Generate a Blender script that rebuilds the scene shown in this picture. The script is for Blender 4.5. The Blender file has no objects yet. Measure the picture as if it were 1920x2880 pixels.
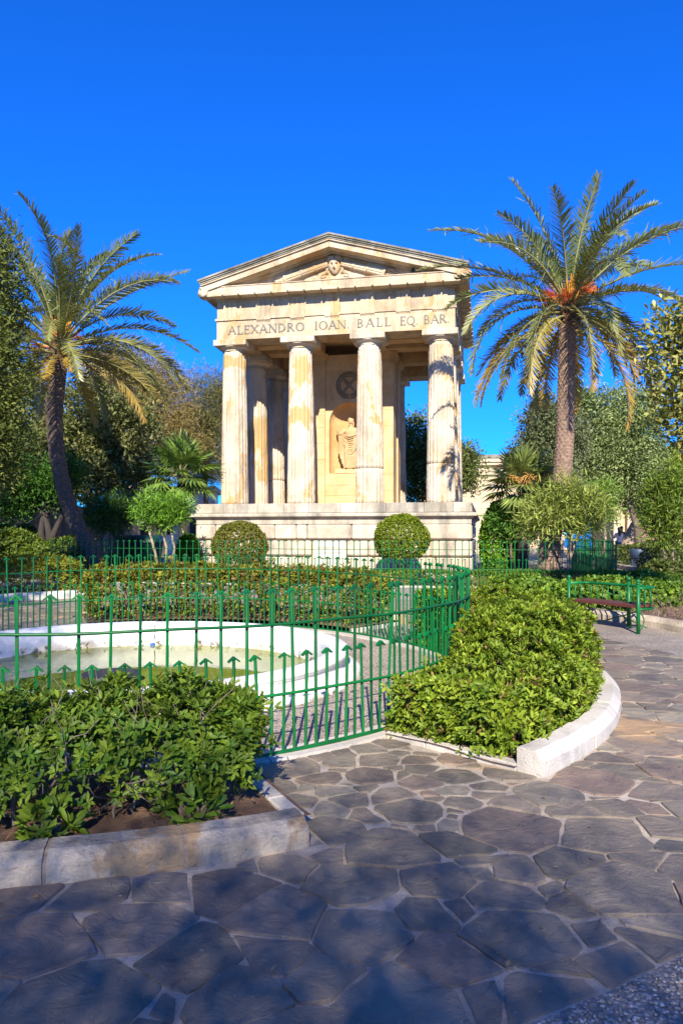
import bpy, bmesh, math, random
import numpy as np
from mathutils import Vector, Matrix, noise
rng = np.random.default_rng(11)
random.seed(5)
R = math.radians
sc = bpy.context.scene
col = sc.collection

# ------------------------------------------------------------------ camera, sky, sun, exposure
cam = bpy.data.cameras.new('camera')
cam.sensor_width = 36.0
cam.lens = 25.9
cam.shift_y = 60 / 2880
cam.clip_start = 0.05
cam.clip_end = 30000
camo = bpy.data.objects.new('camera', cam)
camo.location = (0, 0, 1.6)
camo.rotation_euler = (R(90), 0, 0)
col.objects.link(camo)
sc.camera = camo

SUN_EL = R(33)
SUN_AZ = R(1)            # the light travels towards +Y, turned this much towards +X
ldir = Vector((math.sin(SUN_AZ) * math.cos(SUN_EL), math.cos(SUN_AZ) * math.cos(SUN_EL), -math.sin(SUN_EL)))
world = bpy.data.worlds.new('World')
sc.world = world
world.use_nodes = True
wn = world.node_tree
wn.nodes.clear()
sky = wn.nodes.new('ShaderNodeTexSky')
sky.sky_type = 'NISHITA'
sky.sun_disc = False
sky.sun_elevation = SUN_EL
sky.sun_rotation = math.pi + SUN_AZ
sky.air_density = 1.0
sky.dust_density = 0.0
sky.ozone_density = 10.0
hs = wn.nodes.new('ShaderNodeMix')          # the deep, clean blue of the picture's whole sky
hs.data_type = 'RGBA'
hs.blend_type = 'MULTIPLY'
hs.inputs[0].default_value = 1.0
hs.inputs[7].default_value = (0.06, 0.41, 0.88, 1)
bgn = wn.nodes.new('ShaderNodeBackground')
bgn.inputs['Strength'].default_value = 0.15
wo = wn.nodes.new('ShaderNodeOutputWorld')
wn.links.new(sky.outputs[0], hs.inputs[6])
wn.links.new(hs.outputs[2], bgn.inputs['Color'])
wn.links.new(bgn.outputs[0], wo.inputs['Surface'])
sun = bpy.data.lights.new('sun', 'SUN')
sun.energy = 4.9
sun.angle = R(0.55)
sun.color = (1.0, 0.91, 0.755)
suno = bpy.data.objects.new('sun', sun)
suno.rotation_euler = ldir.to_track_quat('-Z', 'Y').to_euler()
suno.location = (-3, -20, 20)
col.objects.link(suno)
sc.view_settings.view_transform = 'Standard'
sc.view_settings.look = 'None'
sc.view_settings.gamma = 1.0
sc.view_settings.exposure = 1.1
sc.view_settings.use_curve_mapping = False

# ------------------------------------------------------------------ helpers
FPX = 2074.0
def P(px, py, Y):
    """a point of the place at distance Y that the photograph shows at (px, py)"""
    return Vector(((px - 960) / FPX * Y, Y, 1.6 + (1500 - py) / FPX * Y))

def gz(x, y):
    return min(max((y - 11.0) * 0.03, 0.0), 0.23)
def gza(y):
    return np.clip((y - 11.0) * 0.03, 0.0, 0.23)

def nodes(name):
    m = bpy.data.materials.new(name)
    m.use_nodes = True
    nt = m.node_tree
    nt.nodes.clear()
    out = nt.nodes.new('ShaderNodeOutputMaterial')
    b = nt.nodes.new('ShaderNodeBsdfPrincipled')
    nt.links.new(b.outputs[0], out.inputs['Surface'])
    return m, nt, b, out
def coords(nt, kind='pos'):
    if kind == 'pos':
        return nt.nodes.new('ShaderNodeNewGeometry').outputs['Position']
    return nt.nodes.new('ShaderNodeTexCoord').outputs['Object']
def noise_n(nt, co, scale, detail=4, rough=0.6, dist=0.0, stretch=None):
    if stretch:
        mp = nt.nodes.new('ShaderNodeMapping')
        mp.inputs['Scale'].default_value = stretch
        nt.links.new(co, mp.inputs['Vector'])
        co = mp.outputs[0]
    n = nt.nodes.new('ShaderNodeTexNoise')
    n.inputs['Scale'].default_value = scale
    n.inputs['Detail'].default_value = detail
    n.inputs['Roughness'].default_value = rough
    n.inputs['Distortion'].default_value = dist
    nt.links.new(co, n.inputs['Vector'])
    return n.outputs['Fac']
def ramp(nt, fac, stops):
    r = nt.nodes.new('ShaderNodeValToRGB')
    e = r.color_ramp.elements
    while len(e) < len(stops):
        e.new(0.5)
    for k, (p, c) in enumerate(stops):
        e[k].position = p
        e[k].color = (*c, 1) if len(c) == 3 else c
    nt.links.new(fac, r.inputs[0])
    return r.outputs[0]
def mixc(nt, fac, a, b, mode='MIX'):
    m = nt.nodes.new('ShaderNodeMix')
    m.data_type = 'RGBA'
    m.blend_type = mode
    for s, v in ((m.inputs[0], fac), (m.inputs[6], a), (m.inputs[7], b)):
        if isinstance(v, (int, float)):
            s.default_value = v
        elif isinstance(v, tuple):
            s.default_value = (*v, 1) if len(v) == 3 else v
        else:
            nt.links.new(v, s)
    return m.outputs[2]
def grey(nt, fac, lo, hi):
    return ramp(nt, fac, [(lo, (0, 0, 0)), (hi, (1, 1, 1))])
def bump(nt, b, h, dist=0.01, strength=1.0, prev=None):
    n = nt.nodes.new('ShaderNodeBump')
    n.inputs['Distance'].default_value = dist
    n.inputs['Strength'].default_value = strength
    nt.links.new(h, n.inputs['Height'])
    if prev is not None:
        nt.links.new(prev, n.inputs['Normal'])
    nt.links.new(n.outputs[0], b.inputs['Normal'])
    return n.outputs[0]
def objrand(nt):
    return nt.nodes.new('ShaderNodeObjectInfo').outputs['Random']

M = {}
def stone_mat(name, light, mid, dark, stain, ochre=None, rough=0.85, bscale=18, bdist=0.012, streak=0.5, rand=0.25, stain_lo=0.55):
    m, nt, b, _ = nodes(name)
    co = coords(nt)
    n1 = noise_n(nt, co, 1.3, 6, 0.65, 0.4)
    c = ramp(nt, n1, [(0.3, dark), (0.48, mid), (0.62, light)])
    if ochre:
        n2 = noise_n(nt, co, 0.9, 7, 0.62, 0.8, (1, 1, 0.7))
        c = mixc(nt, grey(nt, n2, 0.55, 0.585), c, ochre)
    n3 = noise_n(nt, co, 1.1, 6, 0.7, 0.2, (1.6, 1.6, 0.45))
    g = grey(nt, n3, stain_lo, stain_lo + 0.2)
    gm = nt.nodes.new('ShaderNodeMath'); gm.operation = 'MULTIPLY'; gm.inputs[1].default_value = streak
    nt.links.new(g, gm.inputs[0])
    c = mixc(nt, gm.outputs[0], c, stain)
    n4 = noise_n(nt, co, 45, 4, 0.75)
    c = mixc(nt, grey(nt, n4, 0.60, 0.72), c, tuple(x * 0.72 for x in mid))
    rr = ramp(nt, objrand(nt), [(0.0, (1 - rand,) * 3), (1.0, (1.0, 1.0, 1.0))])
    c = mixc(nt, 1.0, c, rr, 'MULTIPLY')
    nt.links.new(c, b.inputs['Base Color'])
    b.inputs['Roughness'].default_value = rough
    b.inputs['Specular IOR Level'].default_value = 0.2
    h1 = noise_n(nt, co, bscale, 8, 0.7)
    nn = bump(nt, b, h1, bdist)
    v = nt.nodes.new('ShaderNodeTexVoronoi'); v.inputs['Scale'].default_value = 26
    nt.links.new(co, v.inputs['Vector'])
    pit = grey(nt, v.outputs['Distance'], 0.05, 0.28)
    bump(nt, b, pit, 0.006, 0.5, nn)
    M[name] = m
    return m
stone_mat('limestone', (0.60, 0.50, 0.355), (0.52, 0.415, 0.275), (0.42, 0.31, 0.185), (0.24, 0.20, 0.15), ochre=(0.50, 0.33, 0.16), streak=0.75, bscale=10, bdist=0.03, rand=0.2, stain_lo=0.5)
stone_mat('limestone_column', (0.62, 0.54, 0.42), (0.575, 0.485, 0.36), (0.48, 0.375, 0.25), (0.25, 0.21, 0.155), ochre=(0.52, 0.335, 0.15), streak=0.8, bscale=9, bdist=0.035, rand=0.12, stain_lo=0.48)
stone_mat('limestone_wall', (0.59, 0.435, 0.25), (0.53, 0.37, 0.195), (0.46, 0.295, 0.14), (0.33, 0.21, 0.11), streak=0.4, rand=0.1)
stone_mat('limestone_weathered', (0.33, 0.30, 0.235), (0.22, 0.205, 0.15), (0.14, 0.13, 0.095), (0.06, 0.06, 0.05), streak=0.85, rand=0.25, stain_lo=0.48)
stone_mat('podium_stone', (0.60, 0.54, 0.44), (0.55, 0.47, 0.36), (0.44, 0.36, 0.255), (0.22, 0.195, 0.155), streak=0.9, rand=0.3, stain_lo=0.48)
stone_mat('podium_grey', (0.50, 0.455, 0.375), (0.42, 0.375, 0.295), (0.33, 0.29, 0.22), (0.17, 0.155, 0.13), streak=0.85, rand=0.3, stain_lo=0.46)
stone_mat('niche_stone', (0.58, 0.38, 0.18), (0.52, 0.32, 0.135), (0.44, 0.25, 0.095), (0.33, 0.20, 0.09), streak=0.4, rand=0.05)
stone_mat('plaque_stone', (0.74, 0.70, 0.63), (0.70, 0.65, 0.57), (0.56, 0.50, 0.41), (0.5, 0.45, 0.38), streak=0.3, bdist=0.003)
stone_mat('kerb_stone', (0.60, 0.56, 0.49), (0.52, 0.48, 0.415), (0.40, 0.36, 0.30), (0.17, 0.15, 0.12), streak=0.8, bscale=60, bdist=0.008, rand=0.12, stain_lo=0.56)
stone_mat('kerb_plain', (0.64, 0.54, 0.42), (0.56, 0.465, 0.35), (0.44, 0.36, 0.265), (0.20, 0.17, 0.125), ochre=(0.42, 0.28, 0.15), streak=0.8, bscale=28, bdist=0.022, rand=0.25, stain_lo=0.48)
stone_mat('edging_stone', (0.56, 0.52, 0.46), (0.48, 0.44, 0.385), (0.38, 0.345, 0.29), (0.25, 0.22, 0.18), streak=0.5, bscale=40, bdist=0.006, rand=0.15)
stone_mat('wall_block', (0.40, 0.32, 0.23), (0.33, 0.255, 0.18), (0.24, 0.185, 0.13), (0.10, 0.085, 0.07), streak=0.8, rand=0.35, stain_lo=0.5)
stone_mat('far_stone', (0.58, 0.47, 0.33), (0.54, 0.425, 0.29), (0.47, 0.36, 0.23), (0.36, 0.29, 0.21), streak=0.4, rand=0.1)
stone_mat('statue_stone', (0.50, 0.36, 0.205), (0.45, 0.31, 0.165), (0.38, 0.25, 0.12), (0.36, 0.26, 0.15), streak=0.3, bscale=30, bdist=0.004, rand=0.02)
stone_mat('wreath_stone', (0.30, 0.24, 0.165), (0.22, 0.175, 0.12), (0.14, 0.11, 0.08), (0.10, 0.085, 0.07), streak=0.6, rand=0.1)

def plain(name, c, rough=0.5, var=0.2, metal=0.0, spec=0.5, scale=8, bdist=0.0, streaky=None):
    m, nt, b, _ = nodes(name)
    co = coords(nt)
    n1 = noise_n(nt, co, scale, 5, 0.65, 0.2, streaky)
    c1 = ramp(nt, n1, [(0.3, tuple(x * (1 - var) for x in c)), (0.7, tuple(min(1, x * (1 + var)) for x in c))])
    rr = ramp(nt, objrand(nt), [(0.0, (1 - var * 0.7,) * 3), (1.0, (1, 1, 1))])
    c1 = mixc(nt, 1.0, c1, rr, 'MULTIPLY')
    nt.links.new(c1, b.inputs['Base Color'])
    b.inputs['Roughness'].default_value = rough
    b.inputs['Metallic'].default_value = metal
    b.inputs['Specular IOR Level'].default_value = spec
    if bdist:
        bump(nt, b, noise_n(nt, co, scale * 4, 5, 0.7), bdist)
    M[name] = m
    return m

# green gloss paint with chips
m, nt, b, _ = nodes('green_paint'); M['green_paint'] = m
co = coords(nt)
c = ramp(nt, noise_n(nt, co, 3, 3), [(0.3, (0.002, 0.085, 0.018)), (0.7, (0.003, 0.145, 0.031))])
c = mixc(nt, grey(nt, noise_n(nt, co, 60, 4, 0.7), 0.66, 0.70), c, (0.07, 0.06, 0.04))
c = mixc(nt, grey(nt, noise_n(nt, co, 9, 6, 0.75), 0.64, 0.68), c, (0.085, 0.04, 0.018))
c = mixc(nt, 1.0, c, ramp(nt, objrand(nt), [(0.0, (0.55, 0.6, 0.6)), (0.6, (1, 1, 1)), (1.0, (1.15, 1.1, 1.0))]), 'MULTIPLY')
nt.links.new(c, b.inputs['Base Color']); b.inputs['Roughness'].default_value = 0.42; b.inputs['Specular IOR Level'].default_value = 0.35
bump(nt, b, noise_n(nt, co, 90, 3), 0.0012)
m, nt, b, _ = nodes('bench_wood'); M['bench_wood'] = m
co = coords(nt)
c = ramp(nt, noise_n(nt, co, 25, 5, 0.6, 0.5, (1, 1, 6)), [(0.3, (0.075, 0.018, 0.013)), (0.7, (0.13, 0.036, 0.026))])
nt.links.new(c, b.inputs['Base Color']); b.inputs['Roughness'].default_value = 0.45
plain('dark_iron', (0.012, 0.013, 0.016), 0.5)
plain('bark', (0.17, 0.125, 0.09), 0.9, 0.4, scale=14, bdist=0.02, streaky=(1, 1, 0.3))
plain('bark_pale', (0.36, 0.27, 0.19), 0.9, 0.35, scale=14, bdist=0.015, streaky=(1, 1, 0.3))
plain('bark_dark', (0.05, 0.04, 0.034), 0.9, 0.4, scale=14, bdist=0.02, streaky=(1, 1, 0.3))
plain('twig', (0.20, 0.155, 0.115), 0.9, 0.35, scale=30)
plain('palm_bark', (0.25, 0.165, 0.115), 0.95, 0.55, scale=16, bdist=0.02)
plain('palm_bark_dark', (0.12, 0.085, 0.062), 0.95, 0.55, scale=16, bdist=0.02)
plain('palm_fibre', (0.19, 0.09, 0.045), 0.95, 0.5, scale=24, bdist=0.02)
plain('rachis', (0.24, 0.24, 0.09), 0.6, 0.3)
plain('fruit_stalk', (0.72, 0.16, 0.025), 0.6, 0.4, scale=5)
plain('fruit_spathe', (0.72, 0.36, 0.05), 0.6, 0.3, scale=5)
plain('blossom', (0.50, 0.26, 0.06), 0.8, 0.3)
plain('bin_green', (0.006, 0.055, 0.035), 0.45, 0.2)
plain('bin_blue', (0.035, 0.06, 0.11), 0.5, 0.25)
plain('white_cloth', (0.70, 0.72, 0.78), 0.85, 0.08)
plain('blue_cloth', (0.30, 0.38, 0.62), 0.85, 0.2, scale=20)
plain('denim', (0.06, 0.13, 0.26), 0.9, 0.3, scale=30)
plain('teal_cloth', (0.02, 0.25, 0.28), 0.85, 0.2)
plain('black_cloth', (0.02, 0.02, 0.024), 0.85, 0.2)
plain('skin', (0.42, 0.22, 0.14), 0.6, 0.1)
plain('hair', (0.03, 0.016, 0.010), 0.5, 0.3, scale=60)
plain('hair_brown', (0.10, 0.04, 0.02), 0.5, 0.3, scale=60)
plain('lead', (0.17, 0.155, 0.135), 0.7, 0.3)
plain('plastic_blue', (0.03, 0.10, 0.45), 0.4)
plain('bowl_metal', (0.035, 0.038, 0.04), 0.55, 0.3)
plain('red_paint', (0.45, 0.08, 0.03), 0.6)
plain('house_white', (0.66, 0.62, 0.58), 0.8, 0.15)
plain('dark_void', (0.02, 0.018, 0.016), 0.9)

# leaves: tint from the leaf itself, light passes through the blade
def leaf_mat(name, rough=0.42, trans=0.3, spec=0.4, warm=(1.25, 1.15, 0.55)):
    m, nt, b, out = nodes(name)
    a = nt.nodes.new('ShaderNodeAttribute'); a.attribute_name = 'tint'
    nt.links.new(a.outputs['Color'], b.inputs['Base Color'])
    b.inputs['Roughness'].default_value = rough
    b.inputs['Specular IOR Level'].default_value = spec
    t = nt.nodes.new('ShaderNodeBsdfTranslucent')
    nt.links.new(mixc(nt, 1.0, a.outputs['Color'], warm, 'MULTIPLY'), t.inputs['Color'])
    mx = nt.nodes.new('ShaderNodeMixShader'); mx.inputs[0].default_value = trans
    nt.links.new(b.outputs[0], mx.inputs[1]); nt.links.new(t.outputs[0], mx.inputs[2])
    nt.links.new(mx.outputs[0], out.inputs['Surface'])
    M[name] = m
leaf_mat('leaf', 0.5, 0.3, 0.28)
leaf_mat('leaf_gloss', 0.48, 0.3, 0.28)
leaf_mat('leaf_palm', 0.38, 0.22, 0.45, (1.2, 1.1, 0.6))
leaf_mat('needle', 0.7, 0.25, 0.2)

# flagstone, mortar, aggregate, soil, paint, water, sea
m, nt, b, _ = nodes('flagstone'); M['flagstone'] = m
co = coords(nt)
base = ramp(nt, objrand(nt), [(0.0, (0.175, 0.15, 0.115)), (0.3, (0.235, 0.192, 0.145)), (0.5, (0.135, 0.12, 0.096)), (0.68, (0.235, 0.17, 0.13)), (0.84, (0.275, 0.24, 0.18)), (1.0, (0.19, 0.16, 0.125))])
n = noise_n(nt, co, 2.6, 8, 0.68, 0.8)
base = mixc(nt, 1.0, base, ramp(nt, n, [(0.26, (0.45, 0.45, 0.48)), (0.42, (0.85, 0.85, 0.87)), (0.55, (1.05, 1.03, 1.0)), (0.74, (1.6, 1.5, 1.4))]), 'MULTIPLY')
n2 = noise_n(nt, co, 3.1, 5, 0.6, 0.6)
base = mixc(nt, grey(nt, n2, 0.62, 0.78), base, (0.22, 0.135, 0.11))
n3 = noise_n(nt, co, 120, 3, 0.7)
base = mixc(nt, grey(nt, n3, 0.66, 0.72), base, (0.38, 0.33, 0.28))
base = mixc(nt, grey(nt, noise_n(nt, co, 28, 5, 0.75), 0.66, 0.69), base, (0.45, 0.40, 0.34))
n5 = noise_n(nt, co, 0.55, 4, 0.6, 0.5)
base = mixc(nt, grey(nt, n5, 0.605, 0.66), base, (0.40, 0.265, 0.145))
nt.links.new(base, b.inputs['Base Color'])
rr = ramp(nt, n, [(0.3, (0.50,) * 3), (0.7, (0.72,) * 3)])
nt.links.new(rr, b.inputs['Roughness']); b.inputs['Specular IOR Level'].default_value = 0.35
nn = bump(nt, b, noise_n(nt, co, 6, 9, 0.72, 0.6, (1, 1, 1)), 0.045)
bump(nt, b, n3, 0.002, 1.0, nn)
m, nt, b, _ = nodes('mortar'); M['mortar'] = m
co = coords(nt)
c = ramp(nt, noise_n(nt, co, 3.2, 8, 0.72), [(0.28, (0.22, 0.18, 0.14)), (0.45, (0.38, 0.315, 0.245)), (0.62, (0.50, 0.425, 0.335)), (0.75, (0.60, 0.51, 0.40))])
c = mixc(nt, grey(nt, noise_n(nt, co, 150, 2, 0.7), 0.6, 0.68), c, (0.18, 0.16, 0.14))
c = mixc(nt, grey(nt, noise_n(nt, co, 0.55, 4, 0.6, 0.5), 0.59, 0.65), c, (0.44, 0.29, 0.155))
nt.links.new(c, b.inputs['Base Color']); b.inputs['Roughness'].default_value = 0.9
bump(nt, b, noise_n(nt, co, 40, 8, 0.75), 0.014)
def pebbly(name, scale, stops, gap, bd=0.008):
    m, nt, b, _ = nodes(name); M[name] = m
    co = coords(nt)
    v = nt.nodes.new('ShaderNodeTexVoronoi'); v.inputs['Scale'].default_value = scale
    nt.links.new(co, v.inputs['Vector'])
    wnn = nt.nodes.new('ShaderNodeSeparateColor'); nt.links.new(v.outputs['Color'], wnn.inputs[0])
    c = ramp(nt, wnn.outputs[0], stops)
    c = mixc(nt, grey(nt, v.outputs['Distance'], 0.40, 0.62), c, gap)
    c = mixc(nt, 1.0, c, ramp(nt, noise_n(nt, co, 1.4, 5), [(0.3, (0.72, 0.71, 0.70)), (0.7, (1.12, 1.1, 1.06))]), 'MULTIPLY')
    nt.links.new(c, b.inputs['Base Color']); b.inputs['Roughness'].default_value = 0.75
    inv = nt.nodes.new('ShaderNodeMath'); inv.operation = 'SUBTRACT'; inv.inputs[0].default_value = 1.0
    nt.links.new(v.outputs['Distance'], inv.inputs[1])
    bump(nt, b, inv.outputs[0], bd)
pebbly('gravel', 55, [(0.0, (0.30, 0.235, 0.18)), (0.3, (0.48, 0.40, 0.32)), (0.55, (0.58, 0.50, 0.42)), (0.75, (0.42, 0.32, 0.24)), (1.0, (0.64, 0.58, 0.51))], (0.20, 0.165, 0.13))
pebbly('aggregate', 50, [(0.0, (0.20, 0.175, 0.15)), (0.3, (0.33, 0.28, 0.23)), (0.6, (0.42, 0.36, 0.29)), (0.8, (0.26, 0.215, 0.17)), (1.0, (0.47, 0.42, 0.36))], (0.19, 0.165, 0.135))
plain('pebble', (0.30, 0.255, 0.21), 0.6, 0.55, scale=35)
m, nt, b, _ = nodes('soil'); M['soil'] = m
co = coords(nt)
c = ramp(nt, noise_n(nt, co, 5, 8, 0.7), [(0.3, (0.10, 0.055, 0.032)), (0.5, (0.20, 0.11, 0.065)), (0.7, (0.33, 0.20, 0.125))])
nt.links.new(c, b.inputs['Base Color']); b.inputs['Roughness'].default_value = 0.95
bump(nt, b, noise_n(nt, co, 22, 8, 0.75), 0.05)
m, nt, b, _ = nodes('fallen_leaf'); M['fallen_leaf'] = m
a = nt.nodes.new('ShaderNodeAttribute'); a.attribute_name = 'tint'
nt.links.new(a.outputs['Color'], b.inputs['Base Color']); b.inputs['Roughness'].default_value = 0.7
m, nt, b, _ = nodes('park_ground'); M['park_ground'] = m
co = coords(nt)
c = ramp(nt, noise_n(nt, co, 1.2, 8, 0.7), [(0.3, (0.20, 0.17, 0.145)), (0.7, (0.34, 0.30, 0.255))])
nt.links.new(c, b.inputs['Base Color']); b.inputs['Roughness'].default_value = 0.9
bump(nt, b, noise_n(nt, co, 60, 4, 0.7), 0.01)
# white masonry paint, stained by algae at the waterline
m, nt, b, _ = nodes('white_paint'); M['white_paint'] = m
co = coords(nt)
sx = nt.nodes.new('ShaderNodeSeparateXYZ'); nt.links.new(co, sx.inputs[0])
c = ramp(nt, noise_n(nt, co, 1.6, 7, 0.68), [(0.3, (0.56, 0.55, 0.51)), (0.62, (0.78, 0.77, 0.75))])
def band(lo, hi):
    mr = nt.nodes.new('ShaderNodeMapRange'); mr.inputs[1].default_value = lo; mr.inputs[2].default_value = hi
    mr.inputs[3].default_value = 1; mr.inputs[4].default_value = 0
    nt.links.new(sx.outputs[2], mr.inputs[0]); return mr.outputs[0]
mm = nt.nodes.new('ShaderNodeMath'); mm.operation = 'MULTIPLY'
nt.links.new(band(-0.03, 0.12), mm.inputs[0]); nt.links.new(grey(nt, noise_n(nt, co, 2.2, 8, 0.75, 0.4, (1, 1, 0.4)), 0.40, 0.68), mm.inputs[1])
c = mixc(nt, mm.outputs[0], c, (0.42, 0.31, 0.14))
mm2 = nt.nodes.new('ShaderNodeMath'); mm2.operation = 'MULTIPLY'
nt.links.new(band(0.015, 0.05), mm2.inputs[0]); nt.links.new(grey(nt, noise_n(nt, co, 4.5, 7, 0.75), 0.52, 0.58), mm2.inputs[1])
c = mixc(nt, mm2.outputs[0], c, (0.07, 0.065, 0.05))
nt.links.new(c, b.inputs['Base Color']); b.inputs['Roughness'].default_value = 0.6
bump(nt, b, noise_n(nt, co, 18, 7, 0.7), 0.008)
m, nt, b, _ = nodes('basin_floor'); M['basin_floor'] = m
co = coords(nt)
c = ramp(nt, noise_n(nt, co, 1.8, 7, 0.7), [(0.3, (0.10, 0.11, 0.018)), (0.7, (0.26, 0.26, 0.07))])
nt.links.new(c, b.inputs['Base Color']); b.inputs['Roughness'].default_value = 0.9
m, nt, b, out = nodes('pond_water'); M['pond_water'] = m
b.inputs['Base Color'].default_value = (0.62, 0.66, 0.35, 1); b.inputs['Roughness'].default_value = 0.02
b.inputs['IOR'].default_value = 1.33; b.inputs['Transmission Weight'].default_value = 0.55
bump(nt, b, noise_n(nt, coords(nt), 5, 2), 0.0012)
nt.nodes.remove(b)
gl = nt.nodes.new('ShaderNodeBsdfGlossy'); gl.inputs['Roughness'].default_value = 0.03
df = nt.nodes.new('ShaderNodeBsdfDiffuse')
nt.links.new(ramp(nt, noise_n(nt, coords(nt), 1.6, 6, 0.65), [(0.3, (0.12, 0.15, 0.012)), (0.7, (0.25, 0.28, 0.05))]), df.inputs['Color'])
lw = nt.nodes.new('ShaderNodeFresnel'); lw.inputs[0].default_value = 1.36
bm_ = nt.nodes.new('ShaderNodeBump'); bm_.inputs['Distance'].default_value = 0.001
nt.links.new(noise_n(nt, coords(nt), 6, 2), bm_.inputs['Height']); nt.links.new(bm_.outputs[0], gl.inputs['Normal'])
mx = nt.nodes.new('ShaderNodeMixShader')
nt.links.new(lw.outputs[0], mx.inputs[0]); nt.links.new(df.outputs[0], mx.inputs[1]); nt.links.new(gl.outputs[0], mx.inputs[2])
nt.links.new(mx.outputs[0], out.inputs['Surface'])
m, nt, b, _ = nodes('sea_water'); M['sea_water'] = m
b.inputs['Base Color'].default_value = (0.004, 0.055, 0.20, 1); b.inputs['Roughness'].default_value = 0.25
bump(nt, b, noise_n(nt, coords(nt), 0.08, 6), 1.5)
m, nt, b, _ = nodes('door_panel'); M['door_panel'] = m
b.inputs['Base Color'].default_value = (0.20, 0.12, 0.075, 1)

def tag(o, label=None, cat=None, group=None, kind=None):
    for k, v in (('label', label), ('category', cat), ('group', group), ('kind', kind)):
        if v:
            o[k] = v
    return o
def empty(name, loc=(0, 0, 0), rz=0.0, label=None, cat=None, group=None, parent=None):
    o = bpy.data.objects.new(name, None)
    o.empty_display_size = 0.1
    col.objects.link(o)
    o.location = loc
    o.rotation_euler = (0, 0, rz)
    o.parent = parent
    return tag(o, label, cat, group)
def link(name, me, mat=None, parent=None, smooth=False, loc=None, rot=None, **kw):
    o = bpy.data.objects.new(name, me)
    if mat is not None and len(me.materials) == 0:
        me.materials.append(M[mat] if isinstance(mat, str) else mat)
    col.objects.link(o)
    o.parent = parent
    if loc is not None:
        o.location = loc
    if rot is not None:
        o.rotation_euler = rot
    if smooth:
        me.polygons.foreach_set('use_smooth', [True] * len(me.polygons))
    tag(o, kw.get('label'), kw.get('cat'), kw.get('group'), kw.get('kind'))
    return o
def copy_tree(o, parent=None):
    c = o.copy()
    col.objects.link(c)
    c.parent = parent
    for ch in list(o.children):
        copy_tree(ch, c)
    return c

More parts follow.
